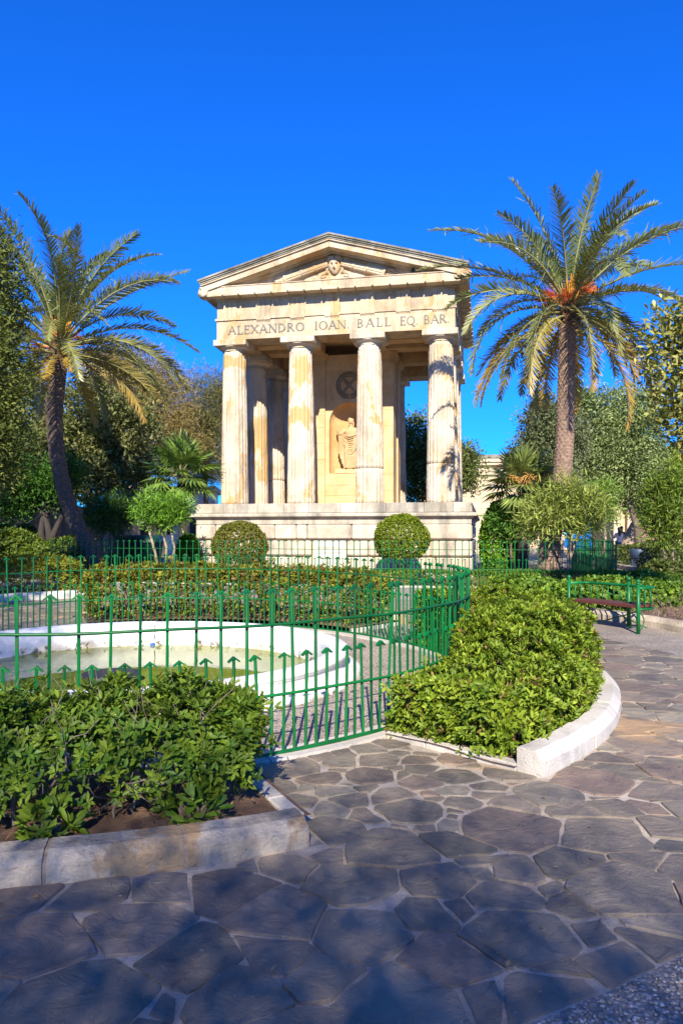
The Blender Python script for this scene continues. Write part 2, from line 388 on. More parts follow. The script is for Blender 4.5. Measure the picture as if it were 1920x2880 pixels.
class B:
    """collects shapes for ONE mesh"""
    def __init__(s):
        s.v, s.f = [], []
    def add(s, vs, fs):
        n = len(s.v)
        s.v += [tuple(p) for p in vs]
        s.f += [tuple(i + n for i in f) for f in fs]
        return s
    def box(s, x0, x1, y0, y1, z0, z1):
        return s.add([(x0, y0, z0), (x1, y0, z0), (x1, y1, z0), (x0, y1, z0), (x0, y0, z1), (x1, y0, z1), (x1, y1, z1), (x0, y1, z1)],
                     [(0, 3, 2, 1), (4, 5, 6, 7), (0, 1, 5, 4), (1, 2, 6, 5), (2, 3, 7, 6), (3, 0, 4, 7)])
    def cbox(s, x0, x1, y0, y1, z0, z1, c=0.01):
        bm = bmesh.new()
        bmesh.ops.create_cube(bm, size=1.0)
        for v in bm.verts:
            v.co = Vector((x0 + (v.co.x + .5) * (x1 - x0), y0 + (v.co.y + .5) * (y1 - y0), z0 + (v.co.z + .5) * (z1 - z0)))
        bmesh.ops.bevel(bm, geom=list(bm.edges), offset=c, segments=1, affect='EDGES', profile=0.5)
        bm.verts.index_update()
        s.add([v.co for v in bm.verts], [[v.index for v in f.verts] for f in bm.faces])
        bm.free()
        return s
    def tube(s, pts, rad, n=6, cap=True, ell=None):
        pts = [Vector(p) for p in pts]
        if isinstance(rad, (int, float)):
            rad = [rad] * len(pts)
        vs, fs = [], []
        up = Vector((0, 0, 1))
        prev = None
        for i, p in enumerate(pts):
            t = (pts[min(i + 1, len(pts) - 1)] - pts[max(i - 1, 0)])
            if t.length < 1e-9:
                t = Vector((0, 0, 1))
            t.normalize()
            if prev is None:
                a = up.cross(t)
                if a.length < 0.05:
                    a = Vector((1, 0, 0)).cross(t)
                    a = a if a.length > 0.05 else Vector((0, 1, 0))
            else:
                a = prev - t * prev.dot(t)
            a.normalize()
            prev = a
            bb = t.cross(a)
            for k in range(n):
                an = 2 * math.pi * k / n
                e = ell if ell else 1.0
                vs.append(p + (a * math.cos(an) + bb * math.sin(an) * e) * rad[i])
        for i in range(len(pts) - 1):
            for k in range(n):
                k2 = (k + 1) % n
                fs.append((i * n + k, i * n + k2, (i + 1) * n + k2, (i + 1) * n + k))
        if cap:
            fs.append(tuple(range(n - 1, -1, -1)))
            fs.append(tuple(range((len(pts) - 1) * n, len(pts) * n)))
        return s.add(vs, fs)
    def lathe(s, prof, n=48, c=(0, 0, 0), a0=0.0, a1=None, closed=False):
        full = a1 is None
        a1 = 2 * math.pi if full else a1
        m_ = n if full else n + 1
        vs, fs = [], []
        for i in range(m_):
            a = a0 + (a1 - a0) * i / n
            for r, z in prof:
                vs.append((c[0] + r * math.cos(a), c[1] + r * math.sin(a), c[2] + z))
        k = len(prof)
        for i in range(n):
            i2 = (i + 1) % m_
            for j in range(k - 1 if not closed else k):
                j2 = (j + 1) % k
                fs.append((i * k + j, i2 * k + j, i2 * k + j2, i * k + j2))
        if not full and closed:
            fs.append(tuple(range(k - 1, -1, -1)))
            fs.append(tuple((m_ - 1) * k + j for j in range(k)))
        return s.add(vs, fs)
    def prism(s, pts, f, d0, d1):
        """polygon pts (2d) extruded from depth d0 to d1; f maps (a, b, d) to 3d"""
        n = len(pts)
        vs = [f(a, b, d0) for a, b in pts] + [f(a, b, d1) for a, b in pts]
        fs = [tuple(range(n)), tuple(range(2 * n - 1, n - 1, -1))]
        for i in range(n):
            j = (i + 1) % n
            fs.append((i, i + n, j + n, j))
        return s.add(vs, fs)
    def sphere(s, c, r, nu=10, nv=7, rot=None):
        r = (r, r, r) if isinstance(r, (int, float)) else r
        vs, fs = [], []
        for j in range(nv + 1):
            th = math.pi * j / nv
            for i in range(nu):
                ph = 2 * math.pi * i / nu
                p = Vector((r[0] * math.sin(th) * math.cos(ph), r[1] * math.sin(th) * math.sin(ph), r[2] * math.cos(th)))
                if rot is not None:
                    p = rot @ p
                vs.append(Vector(c) + p)
        for j in range(nv):
            for i in range(nu):
                i2 = (i + 1) % nu
                fs.append((j * nu + i, (j + 1) * nu + i, (j + 1) * nu + i2, j * nu + i2))
        return s.add(vs, fs)
    def mesh(s, name, fix=True):
        me = bpy.data.meshes.new(name)
        me.from_pydata(s.v, [], s.f)
        if fix:
            bm = bmesh.new(); bm.from_mesh(me)
            bmesh.ops.recalc_face_normals(bm, faces=bm.faces)
            bm.to_mesh(me); bm.free()
        return me
    def obj(s, name, mat, parent=None, smooth=False, fix=True, **kw):
        return link(name, s.mesh(name, fix), mat, parent, smooth, **kw)

def nvec(a):
    return a / np.maximum(np.linalg.norm(a, axis=1, keepdims=True), 1e-9)
def rand_unit(n):
    return nvec(rng.normal(size=(n, 3)))
def np_mesh(name, V, F, tint=None):
    me = bpy.data.meshes.new(name)
    k = F.shape[1]
    me.vertices.add(len(V)); me.vertices.foreach_set('co', V.astype(np.float32).ravel())
    me.loops.add(F.size); me.loops.foreach_set('vertex_index', F.astype(np.int32).ravel())
    me.polygons.add(len(F))
    me.polygons.foreach_set('loop_start', np.arange(0, F.size, k, dtype=np.int32))
    me.polygons.foreach_set('loop_total', np.full(len(F), k, dtype=np.int32))
    me.update(calc_edges=True)
    if tint is not None:
        at = me.attributes.new('tint', 'FLOAT_COLOR', 'POINT')
        at.data.foreach_set('color', np.hstack([tint, np.ones((len(tint), 1))]).astype(np.float32).ravel())
    return me
def leaves(name, C, D, N, L, W, T, mat='leaf', parent=None, shape='kite', curl=0.0, **kw):
    """one blade per row: base C, direction D, face normal N, length L, width W, tint T"""
    n = len(C)
    L = np.broadcast_to(np.asarray(L, float), (n,))[:, None]
    W = np.broadcast_to(np.asarray(W, float), (n,))[:, None]
    D = nvec(D)
    S = nvec(np.cross(D, N))
    N = np.cross(S, D)
    if shape == 'kite':
        k = 4
        V = np.stack([C, C + D * L * .5 + S * W * .5 + N * W * .18, C + D * L - N * L * curl, C + D * L * .5 - S * W * .5 + N * W * .18], 1)
        F = np.arange(n * 4).reshape(n, 4)
    elif shape == 'strap':
        k = 4
        V = np.stack([C - S * W * .3, C + S * W * .3, C + D * L * .6 + S * W * .5 - N * L * curl * .4, C + D * L - N * L * curl], 1)
        F = np.arange(n * 4).reshape(n, 4)
    else:
        k = 7
        mid = C + D * L * .5 - N * W * .10 - N * L * curl * .3
        V = np.stack([C, C + D * L * .32 + S * W * .38 + N * W * .12, C + D * L * .68 + S * W * .5 + N * W * .12 - N * L * curl * .5, C + D * L - N * L * curl,
                      C + D * L * .68 - S * W * .5 + N * W * .12 - N * L * curl * .5, C + D * L * .32 - S * W * .38 + N * W * .12, mid], 1)
        b0 = (np.arange(n) * 7)[:, None]
        F = np.concatenate([b0 + np.array(q) for q in ((0, 1, 2, 6), (2, 3, 6, 6), (3, 4, 6, 6), (4, 5, 0, 6))])
        F1 = np.concatenate([b0 + np.array(q) for q in ((0, 1, 6), (1, 2, 6), (2, 3, 6), (3, 4, 6), (4, 5, 6), (5, 0, 6))])
        F = F1
    me = np_mesh(name, V.reshape(-1, 3), F, np.repeat(T, k, axis=0))
    return link(name, me, mat, parent, False, **kw)
def tints(n, c0, c1, spread=0.25):
    t = rng.random((n, 1))
    c = np.array(c0) * (1 - t) + np.array(c1) * t
    return c * (1 + spread * rng.uniform(-1, 1, (n, 1)))

def rosettes(Pts, Nrm, per, L, W, T, open_=0.75):
    """whorls of blades around twig tips"""
    n = len(Pts)
    A = nvec(Nrm)
    h = rand_unit(n)
    X = nvec(np.cross(A, h)); Y = np.cross(A, X)
    ang = (np.arange(per)[None, :] * 2.399 + rng.random((n, 1)) * 6.28)
    op = open_ * rng.uniform(0.55, 1.35, (n, per))
    d = (X[:, None, :] * np.cos(ang)[..., None] + Y[:, None, :] * np.sin(ang)[..., None]) * np.sin(op)[..., None] + A[:, None, :] * np.cos(op)[..., None]
    d = d + rng.normal(size=d.shape) * .12
    nn = A[:, None, :] * np.sin(op)[..., None] - (X[:, None, :] * np.cos(ang)[..., None] + Y[:, None, :] * np.sin(ang)[..., None]) * np.cos(op)[..., None]
    C = np.repeat(Pts, per, 0) + rng.normal(size=(n * per, 3)) * L * .12
    TT = np.repeat(T, per, 0) * rng.uniform(.8, 1.2, (n * per, 1))
    LL = L * rng.uniform(.45, 1.3, n * per)
    return C, d.reshape(-1, 3), nn.reshape(-1, 3), LL, LL * W / L, TT

CX, CY = -2.5, 8.6          # centre of the round fountain garden
def pol(r, deg):
    return (CX + r * math.cos(R(deg)), CY + r * math.sin(R(deg)))
# ------------------------------------------------------------------ ground, sea, garden rings
def sheet(name, x0, x1, y0, y1, nx, ny, dz, mat, **kw):
    xs = np.linspace(x0, x1, nx + 1); ys = np.linspace(y0, y1, ny + 1)
    X, Y = np.meshgrid(xs, ys)
    V = np.stack([X.ravel(), Y.ravel(), gza(Y.ravel()) + dz], 1)
    i = np.arange(nx)[None, :] + (np.arange(ny) * (nx + 1))[:, None]
    i = i.ravel()
    F = np.stack([i, i + 1, i + nx + 2, i + nx + 1], 1)
    return link(name, np_mesh(name, V, F), mat, None, **kw)
gr, vs, fs = [2.5, 4, 5.4, 7, 8.5, 10, 12, 15, 19, 24, 30, 38, 48, 62, 80], [], []
for r_ in gr:
    for i in range(96):
        x, y = CX + r_ * math.cos(R(3.75 * i)), CY + r_ * math.sin(R(3.75 * i))
        y = min(y, 61.9)
        vs.append((x, y, gz(x, y)))
fs = [(j * 96 + i, (j + 1) * 96 + i, (j + 1) * 96 + (i + 1) % 96, j * 96 + (i + 1) % 96) for j in range(len(gr) - 1) for i in range(96)]
B().add(vs, fs).obj('ground', 'park_ground', None, fix=False, kind='structure')
sheet('sea', -12000, 12000, 20, 16000, 8, 8, -28.0, 'sea_water', kind='structure')

def ring(name, r0, r1, d0, d1, dz, mat, kind='structure', rough=0.0, nr=3, **kw):
    n = max(6, int(abs(d1 - d0) / 3))
    vs, fs = [], []
    for i in range(n + 1):
        a = d0 + (d1 - d0) * i / n
        for j in range(nr + 1):
            r = r0 + (r1 - r0) * j / nr
            x, y = pol(r, a)
            bz = rough * noise.noise(Vector((x * 1.7, y * 1.7, 3))) if 0 < j < nr else 0
            vs.append((x, y, gz(x, y) + dz + bz))
    k = nr + 1
    for i in range(n):
        for j in range(nr):
            fs.append((i * k + j, i * k + j + 1, (i + 1) * k + j + 1, (i + 1) * k + j))
    b = B().add(vs, fs)
    return b.obj(name, mat, None, fix=False, kind=kind, **kw)

RF, RE, RB, RK, RP, RO = 2.70, 3.78, 4.02, 5.39, 6.94, 8.42
ring('gravel_walk', 2.55, RE, 0, 360, 0.004, 'gravel')
ring('path_mortar', RK, RP, 0, 360, 0.004, 'mortar')
ring('entrance_mortar', RB, RK, -63.5, -45, 0.004, 'mortar', nr=4)
ring('gravel_path', RP, RO, 0, 360, 0.004, 'aggregate')
ring('garden_path', RB, RK, 30, 48, 0.006, 'aggregate')
ring('garden_path', RB, RK, 115, 133, 0.006, 'aggregate')
def soil(a0, a1, dz=0.085):
    return ring('soil_bed', RB + 0.01, RK - 0.2, a0, a1, dz, 'soil', rough=0.07, nr=6)
soil(-45.2, 30, 0.04); soil(48, 115); soil(-118, -63.2)
ring('soil_bed', RO + 0.2, RO + 3.4, -20, 52, 0.06, 'soil', rough=0.08, nr=6)
ring('soil_bed', RO + 0.2, RO + 3.0, 108, 160, 0.06, 'soil', rough=0.08, nr=6)

plain('kerb_joint', (0.33, 0.245, 0.17), 0.95, 0.4, scale=30)
def kerb(name, rf, rb, d0, d1, mat, length=0.86, h=0.165, seed=1):
    """kerb stones from face radius rf to back radius rb; every stone is a piece of its own"""
    rd = random.Random(seed)
    root = empty(name, (*pol(rf, (d0 + d1) / 2), 0))
    root['kind'] = 'structure'
    rl = root.location.copy()
    s = 1 if rb > rf else -1
    w = abs(rb - rf)
    prof = [(0, -0.05), (0.003, 0.100), (0.010, 0.106), (0.062, h - 0.004), (0.070, h), (w - 0.008, h + 0.003), (w, h - 0.008), (w, -0.05)]
    ang = math.degrees(length / rf)
    n = max(1, round(abs(d1 - d0) / ang))
    mb = B()
    for i in range(n):
        a0 = d0 + (d1 - d0) * i / n
        a1 = d0 + (d1 - d0) * (i + 1) / n
        g = math.degrees(0.009 / rf) * (1 if d1 > d0 else -1)
        b = B()
        vs, fs = [], []
        m_ = 6
        dzz = rd.uniform(-0.004, 0.004)
        drr = rd.uniform(-0.004, 0.004)
        for q in range(m_ + 1):
            a = a0 + g + (a1 - a0 - 2 * g) * q / m_
            for p, z in prof:
                x, y = pol(rf + s * (p + drr), a)
                vs.append((x - rl.x, y - rl.y, gz(x, y) + z + dzz + (0.004 * noise.noise(Vector((x * 6, y * 6, z * 8))) if z > 0 else 0)))
        k = len(prof)
        for q in range(m_):
            for j in range(k - 1):
                fs.append((q * k + j, (q + 1) * k + j, (q + 1) * k + j + 1, q * k + j + 1))
        fs += [tuple(range(k)), tuple(m_ * k + j for j in range(k - 1, -1, -1))]
        b.add(vs, fs).obj('kerb_stone', mat, root)
        if i:
            vs = []
            for q in (a0 - g * 1.2, a0 + g * 1.2):
                for p, z in prof:
                    x, y = pol(rf + s * (p + 0.006), q)
                    vs.append((x - rl.x, y - rl.y, gz(x, y) + z - 0.006))
            mb.add(vs, [(j, k + j, k + j + 1, j + 1) for j in range(k - 1)])
    if mb.v:
        mb.obj('kerb_joint', 'kerb_joint', root, kind='stuff')
    return root
kerb('kerb_front_right', RK, RK - 0.2, -45, 30, 'kerb_stone', seed=2)
kerb('kerb_front_left', RK, RK - 0.2, -64.2, -118, 'kerb_plain', length=0.62, h=0.142, seed=3)
kerb('kerb_back', RK, RK - 0.2, 48, 115, 'kerb_plain', seed=4)
kerb('kerb_outer_right', RO, RO + 0.2, -30, 50, 'kerb_plain', length=0.7, seed=5)
kerb('kerb_outer_left', RO, RO + 0.2, 111, 165, 'kerb_stone', seed=6)
# flush edging stones: under the railing and along the ends of the beds
def edging_ring(name, r0, r1, d0, d1, n):
    root = empty(name, (CX, CY, 0)); root['kind'] = 'structure'
    for i in range(n):
        a0 = d0 + (d1 - d0) * i / n; a1 = d0 + (d1 - d0) * (i + 1) / n
        g = math.degrees(0.004 / r0)
        b = B(); vs = []
        for q in range(4):
            a = a0 + g + (a1 - a0 - 2 * g) * q / 3
            for r, z in ((r0, -0.03), (r0, 0.026), (r1, 0.026), (r1, -0.03)):
                x, y = pol(r, a)
                vs.append((x - CX, y - CY, gz(x, y) + z))
        fs = []
        for q in range(3):
            for j in range(3):
                fs.append((q * 4 + j, q * 4 + 4 + j, q * 4 + 5 + j, q * 4 + 1 + j))
        fs += [(0, 1, 2, 3), (15, 14, 13, 12)]
        b.add(vs, fs).obj('edging_stone', 'edging_stone', root)
edging_ring('edging_circle', RE, RB, 0, 360, 36)
def edging_line(name, deg, r0, r1, side, n, h):
    root = empty(name, (*pol(r0, deg), 0), R(deg)); root['kind'] = 'structure'
    L = (r1 - r0) / n
    for i in range(n):
        B().cbox(i * L + .003, (i + 1) * L - .003, -0.10 if side < 0 else 0.0, 0.0 if side < 0 else 0.10, -0.04, h, 0.008).obj('edging_stone', 'edging_stone', root)
edging_line('edging_entrance_right', -45, RB + .005, RK - .205, 1, 3, 0.055)
edging_line('edging_entrance_left', -63.6, RB + .005, RK - .205, -1, 4, 0.10)
edging_line('edging_path_left', 48, RB + .005, RK - .205, 1, 3, 0.10)
edging_line('edging_path_right', 30, RB + .005, RK - .205, -1, 3, 0.10)

# ------------------------------------------------------------------ crazy paving
def in_gap(x, y):
    a = math.degrees(math.atan2(y - CY, x - CX)); r = math.hypot(x - CX, y - CY)
    return RB < r < RK + .02 and -63.4 < a < -45
sites = []
def try_site(x, y, r):
    for (a, b_, q) in sites:
        if (a - x) ** 2 + (b_ - y) ** 2 < ((q + r) * 0.74) ** 2:
            return
    sites.append((x, y, r))
rd = random.Random(21)
for k in range(6500):
    t = k / 6500
    rr_ = rd.choice([0.29, 0.25, 0.21, 0.17]) if t < 0.2 else (rd.uniform(0.11, 0.21) if t < .6 else rd.uniform(0.05, 0.12))
    if rd.random() < 0.09:
        r = math.sqrt(rd.uniform((RB + .1) ** 2, RK ** 2)); a = rd.uniform(-63, -45.5)
        rr_ *= 0.72
    else:
        r = math.sqrt(rd.uniform((RK + 0.06) ** 2, (RP - 0.06) ** 2)); a = rd.uniform(-125, 140)
    x, y = pol(r, a)
    try_site(x, y, rr_)
ghosts = []
for (x, y, q) in sites:
    a = math.degrees(math.atan2(y - CY, x - CX)); r = math.hypot(x - CX, y - CY)
    gap = in_gap(x, y)
    if not gap:
        ghosts.append((*pol(2 * RP - r, a), q))
        if not (-64 < a < -44.5):
            ghosts.append((*pol(2 * RK - r, a), q))
    else:
        if r < RB + .9:
            ghosts.append((*pol(2 * RB - r, a), q))
        for e in (-63.4, -45.0):
            if abs(a - e) * r * .01745 < .9:
                ghosts.append((*pol(r, 2 * e - a), q))
allp = np.array(sites + ghosts)
def clip(poly, nx, ny, c):
    out = []
    for i in range(len(poly)):
        p, q = poly[i], poly[(i + 1) % len(poly)]
        dp, dq = p[0] * nx + p[1] * ny - c, q[0] * nx + q[1] * ny - c
        if dp <= 0:
            out.append(p)
        if dp * dq < 0:
            t = dp / (dp - dq)
            out.append((p[0] + (q[0] - p[0]) * t, p[1] + (q[1] - p[1]) * t))
    return out
cells = []
for i, (x, y, q) in enumerate(sites):
    d2 = (allp[:, 0] - x) ** 2 + (allp[:, 1] - y) ** 2
    order = np.argsort(d2)[1:26]
    poly = [(x - 1, y - 1), (x + 1, y - 1), (x + 1, y + 1), (x - 1, y + 1)]
    gap = rd.choice([0.004, 0.006, 0.008, 0.014]) if not in_gap(x, y) else rd.uniform(.008, .020)
    for j in order:
        ox, oy, oq = allp[j]
        dx, dy = ox - x, oy - y
        d = math.hypot(dx, dy)
        if d < 1e-6:
            continue
        dist = (d * d + q * q - oq * oq) / (2 * d) - gap
        nx, ny = dx / d, dy / d
        if j < len(sites):          # joints seldom run square to the line between two stones
            lo, hi = min(i, int(j)), max(i, int(j))
            t_ = R(17) * math.sin(lo * 12.9898 + hi * 78.233)
            mx_, my_ = x + nx * (dist + gap), y + ny * (dist + gap)
            nx, ny = nx * math.cos(t_) - ny * math.sin(t_), nx * math.sin(t_) + ny * math.cos(t_)
            dist = (mx_ - x) * nx + (my_ - y) * ny - gap
        poly = clip(poly, nx, ny, nx * x + ny * y + dist)
        if len(poly) < 3:
            break
    if len(poly) < 3:
        continue
    ar = abs(sum(poly[k][0] * poly[(k + 1) % len(poly)][1] - poly[(k + 1) % len(poly)][0] * poly[k][1] for k in range(len(poly)))) / 2
    if ar < 0.003:
        continue
    cells.append((poly, ar))
def roughen(poly):
    pts = []
    n = len(poly)
    for k in range(n):
        p, q = Vector(poly[k]), Vector(poly[(k + 1) % n])
        e = q - p
        if e.length < 0.03:
            pts.append((p + q) / 2); continue
        cut = min(0.2, 0.009 / e.length)
        m_ = max(1, min(4, int(e.length / 0.09)))
        for s_ in range(m_ + 1):
            t = cut + (1 - 2 * cut) * s_ / m_
            nn_ = Vector((-e.y, e.x)).normalized()
            w = p + e * t
            pts.append(w + nn_ * (0.016 * noise.noise(Vector((w.x * 8, w.y * 8, 0.3))) + 0.008 * noise.noise(Vector((w.x * 23, w.y * 23, 0.7)))))
    return pts
def flag_mesh(poly, origin):
    pts = roughen(poly)
    n = len(pts)
    cx = sum(p.x for p in pts) / n; cy = sum(p.y for p in pts) / n
    h = 0.013 + rd.uniform(-0.005, 0.006)
    tx, ty = rd.uniform(-.012, .012), rd.uniform(-.012, .012)
    vs = []
    for p in pts:
        vs.append((p.x - origin[0], p.y - origin[1], gz(p.x, p.y) + h + (p.x - cx) * tx + (p.y - cy) * ty))
    for p in pts:
        o = Vector((p.x - cx, p.y - cy)); o = o * (1 + 0.007 / max(o.length, .02))
        vs.append((cx + o.x - origin[0], cy + o.y - origin[1], gz(p.x, p.y) - 0.004))
    fs = [tuple(range(n))] + [(k, k + n, (k + 1) % n + n, (k + 1) % n) for k in range(n)]
    return vs, fs
pav = empty('crazy_paving', (0, 4.5, 0)); pav['kind'] = 'structure'
def seen(poly):
    x = sum(p[0] for p in poly) / len(poly); y = sum(p[1] for p in poly) / len(poly)
    if y < 1.9:
        return 0
    return -0.52 * y - .3 < x < 0.52 * y + .3
big = sorted([c for c in cells if seen(c[0])], key=lambda c: -c[1] ** .5 / max(1.0, sum(p[1] for p in c[0]) / len(c[0])) ** 1.5)
ids = set(id(c) for c in big[:290])
rest = B()
for c in cells:
    vs, fs = flag_mesh(c[0], (0, 4.5))
    if id(c) in ids:
        B().add(vs, fs).obj('flagstone', 'flagstone', pav, fix=False)
    else:
        rest.add(vs, fs)
rest.obj('distant_flagstones', 'flagstone', pav, fix=False, kind='stuff')

# loose, rounded aggregate in the near corner of the gravel path
def pebbles(name, n, fn, size, **kw):
    ico = [(0, 0, 1), (.9, 0, .15), (.28, .85, .2), (-.72, .53, .1), (-.72, -.53, .2), (.28, -.85, .12), (0, 0, -.7)]
    Fb = [(0, 1, 2), (0, 2, 3), (0, 3, 4), (0, 4, 5), (0, 5, 1), (6, 2, 1), (6, 3, 2), (6, 4, 3), (6, 5, 4), (6, 1, 5)]
    V, F = [], []
    base = np.array(ico)
    for k in range(n):
        p = fn()
        a = rd.uniform(0, 6.28); s_ = size * rd.uniform(.5, 1.25)
        sc3 = np.array([s_, s_ * rd.uniform(.6, 1), s_ * rd.uniform(.35, .6)])
        v = base * sc3 * np.array([rd.uniform(.85, 1.15) for _ in range(3)])
        c, s2 = math.cos(a), math.sin(a)
        v = np.stack([v[:, 0] * c - v[:, 1] * s2 + p[0], v[:, 0] * s2 + v[:, 1] * c + p[1], v[:, 2] + p[2]], 1)
        F += [(i + len(V) * 7, j + len(V) * 7, l + len(V) * 7) for i, j, l in Fb]
        V.append(v)
    me = np_mesh(name, np.concatenate(V), np.array(F))
    return link(name, me, None, None, False, **kw)
def corner():
    while True:
        x, y = rd.uniform(0.2, 2.6), rd.uniform(1.6, 3.9)
        r = math.hypot(x - CX, y - CY)
        if RP + 0.015 < r < RP + 0.9:
            return (x, y, 0.006)
pm, nt, b, _ = nodes('pebble_mix'); M['pebble_mix'] = pm
isl = nt.nodes.new('ShaderNodeNewGeometry').outputs['Random Per Island']
nt.links.new(ramp(nt, isl, [(0, (0.14, 0.12, 0.105)), (.3, (0.32, 0.26, 0.20)), (.55, (0.22, 0.20, 0.185)), (.8, (0.42, 0.35, 0.27)), (1, (0.52, 0.48, 0.42))]), b.inputs['Base Color'])
b.inputs['Roughness'].default_value = 0.6
g_ = pebbles('gravel', 7000, corner, 0.011, kind='stuff')
g_.data.materials.append(pm)

# ------------------------------------------------------------------ fountain
ft = empty('fountain', (CX, CY, 0), 0, 'round white painted fountain basin with green water inside the circular green railing', 'fountain')
B().lathe([(RF + .03, -0.02), (RF + .03, 0.035), (RF - .01, 0.055), (RF - .10, 0.075), (RF - .14, 0.11), (RF - .15, 0.19), (RF - .11, 0.225), (RF - .10, 0.25), (RF - .13, 0.272), (RF - .22, 0.283), (RF - .32, 0.278), (RF - .37, 0.255), (RF - .39, 0.21), (RF - .41, 0.05), (RF - .43, -0.2)], 128).obj('basin_rim', 'white_paint', ft, True)
B().add([(0, 0, -0.2)] + [((RF - .4) * math.cos(2 * math.pi * k / 64), (RF - .4) * math.sin(2 * math.pi * k / 64), -0.2) for k in range(64)], [(0, 1 + k, 1 + (k + 1) % 64) for k in range(64)]).obj('basin_floor', 'basin_floor', ft, fix=False)
B().add([((RF - .405) * math.cos(2 * math.pi * k / 96), (RF - .405) * math.sin(2 * math.pi * k / 96), -0.05) for k in range(96)], [tuple(range(96))]).obj('water', 'pond_water', ft, fix=False)
# hairline crack running over the rim
cr = B()
rk = random.Random(4)
def crack(pts, w):
    for i in range(len(pts) - 1):
        cr.tube([pts[i], pts[i + 1]], [w, w * rk.uniform(.6, 1.1)], 4)
pts = []
for k in range(9):
    a = R(96) - k * 0.021
    pts.append((math.cos(a) * (RF - .25), math.sin(a) * (RF - .25), 0.283 + rk.uniform(-.002, .002) ))
pts = [(p[0] * (1 + rk.uniform(-.012, .012)), p[1] * (1 + rk.uniform(-.012, .012)), p[2]) for p in pts]
crack(pts, 0.009)
a = R(96)
crack([(math.cos(a + d) * (RF - q), math.sin(a + d) * (RF - q), z) for q, z, d in ((.25, .284, 0), (.36, .262, .006), (.39, .21, .010), (.402, .13, .004), (.412, .03, .008))], 0.009)
cr.obj('crack', 'dark_void', ft)
bw = empty('fountain_bowl', (CX - 0.05, CY - 0.42, -0.05), 0, 'dark round metal bowl standing in the middle of the fountain water', 'bowl')
B().lathe([(0.0, 0.02), (0.25, 0.03), (0.31, 0.10), (0.32, 0.10), (0.27, 0.0), (0.10, -0.04), (0.09, -0.15), (0.0, -0.15)], 36).obj('bowl', 'bowl_metal', bw, True)
B().tube([(0, 0, 0.02), (0, 0, .13)], .014, 8).obj('nozzle', 'plastic_blue', bw)
ca = empty('bottle_cap', (CX - 0.28, CY + RF - .44, -0.035), 0, 'small blue plastic lid floating by the far inner wall of the fountain', 'lid')
B().lathe([(0, .018), (.03, .018), (.036, .01), (.036, -.018), (0, -.018)], 16).obj('cap', 'plastic_blue', ca)

# ------------------------------------------------------------------ railings with arrow-headed bars
def bar_mesh(h):
    b = B()
    b.tube([(0, 0, 0.0), (0, 0, h - 0.012)], 0.0115, 6)
    for s in (-1, 1):
        f = lambda a, c, d, s=s: (s * a, d, c)
        b.prism([(0.0, h), (0.044, h - 0.034), (0.039, h - 0.043), (0.0, h - 0.014)], f, -0.016, 0.016)
    return b.mesh('bar')
TALL, SHORT = bar_mesh(1.19), bar_mesh(0.73)
for me in (TALL, SHORT):
    me.materials.append(M['green_paint'])
def rail_tube(pts, r=0.011):
    return B().tube(pts, r, 6)
fence = empty('circular_railing', (CX, CY, 0), 0, 'circular green metal railing with arrow tipped bars around the fountain', 'railing')
NB = 266
RFN = 3.92
rb_ = random.Random(8)
for i in range(NB):
    a = 360 * i / NB + 0.3
    x, y = pol(RFN, a)
    o = link('bar', TALL if i % 2 == 0 else SHORT, None, fence, loc=(x - CX, y - CY, gz(x, y) + 0.02), rot=(R(rb_.gauss(0, .7)), R(rb_.gauss(0, .8) + (rb_.gauss(0, 2.2) if rb_.random() < .06 else 0)), R(a + 90 + rb_.gauss(0, 5))))
for z in (0.035, 0.455, 0.955):
    pts = []
    for i in range(133):
        a = 360 * (i + .001) / 132
        x, y = pol(RFN + (0.0 if z < .1 else 0.016), a)
        pts.append((x - CX, y - CY, gz(x, y) + z + 0.004 * math.sin(i * .9)))
    rail_tube(pts, 0.0115 if z > .1 else 0.017).obj('rail', 'green_paint', fence, True)

# railing round the monument's bed: a front run and two returns, parallel to the monument
TH = R(-11.1)
TO = Vector((-0.211, 24.33, 0.0))
U = Vector((math.cos(TH), math.sin(TH), 0)); Vv = Vector((-math.sin(TH), math.cos(TH), 0))
def T(u, v, w=0.0):
    return TO + U * u + Vv * v + Vector((0, 0, w))
def straight_fence(p, q, name, label, n):
    d = q - p
    root = empty(name, (p.x, p.y, 0.23), math.atan2(d.y, d.x), label, 'railing')
    L = d.length
    for i in range(n + 1):
        x = L * i / n
        link('bar', TALL if i % 2 == 0 else SHORT, None, root, loc=(x, 0, 0), rot=(R(rb_.gauss(0, .7)), R(rb_.gauss(0, .8)), R(rb_.gauss(0, 3))))
    for z in (0.035, 0.455, 0.955):
        rail_tube([(L * k / 12, -0.014, z + rb_.gauss(0, .003)) for k in range(13)], 0.009 if z > .1 else .012).obj('rail', 'green_paint', root)
    return root
VF = -4.95
straight_fence(T(-7.2, VF), T(8.0, VF), 'monument_railing', 'long straight green railing with arrow tipped bars in front of the monument', 164)
straight_fence(T(8.0, VF + .1), T(8.0, VF + 11), 'side_railing', 'dark green railing running back from the right corner of the front railing', 120)
straight_fence(T(-7.2, VF + .1), T(-7.2, VF + 6), 'side_railing', 'shaded green railing running back beside the leaning palm trunk', 64)
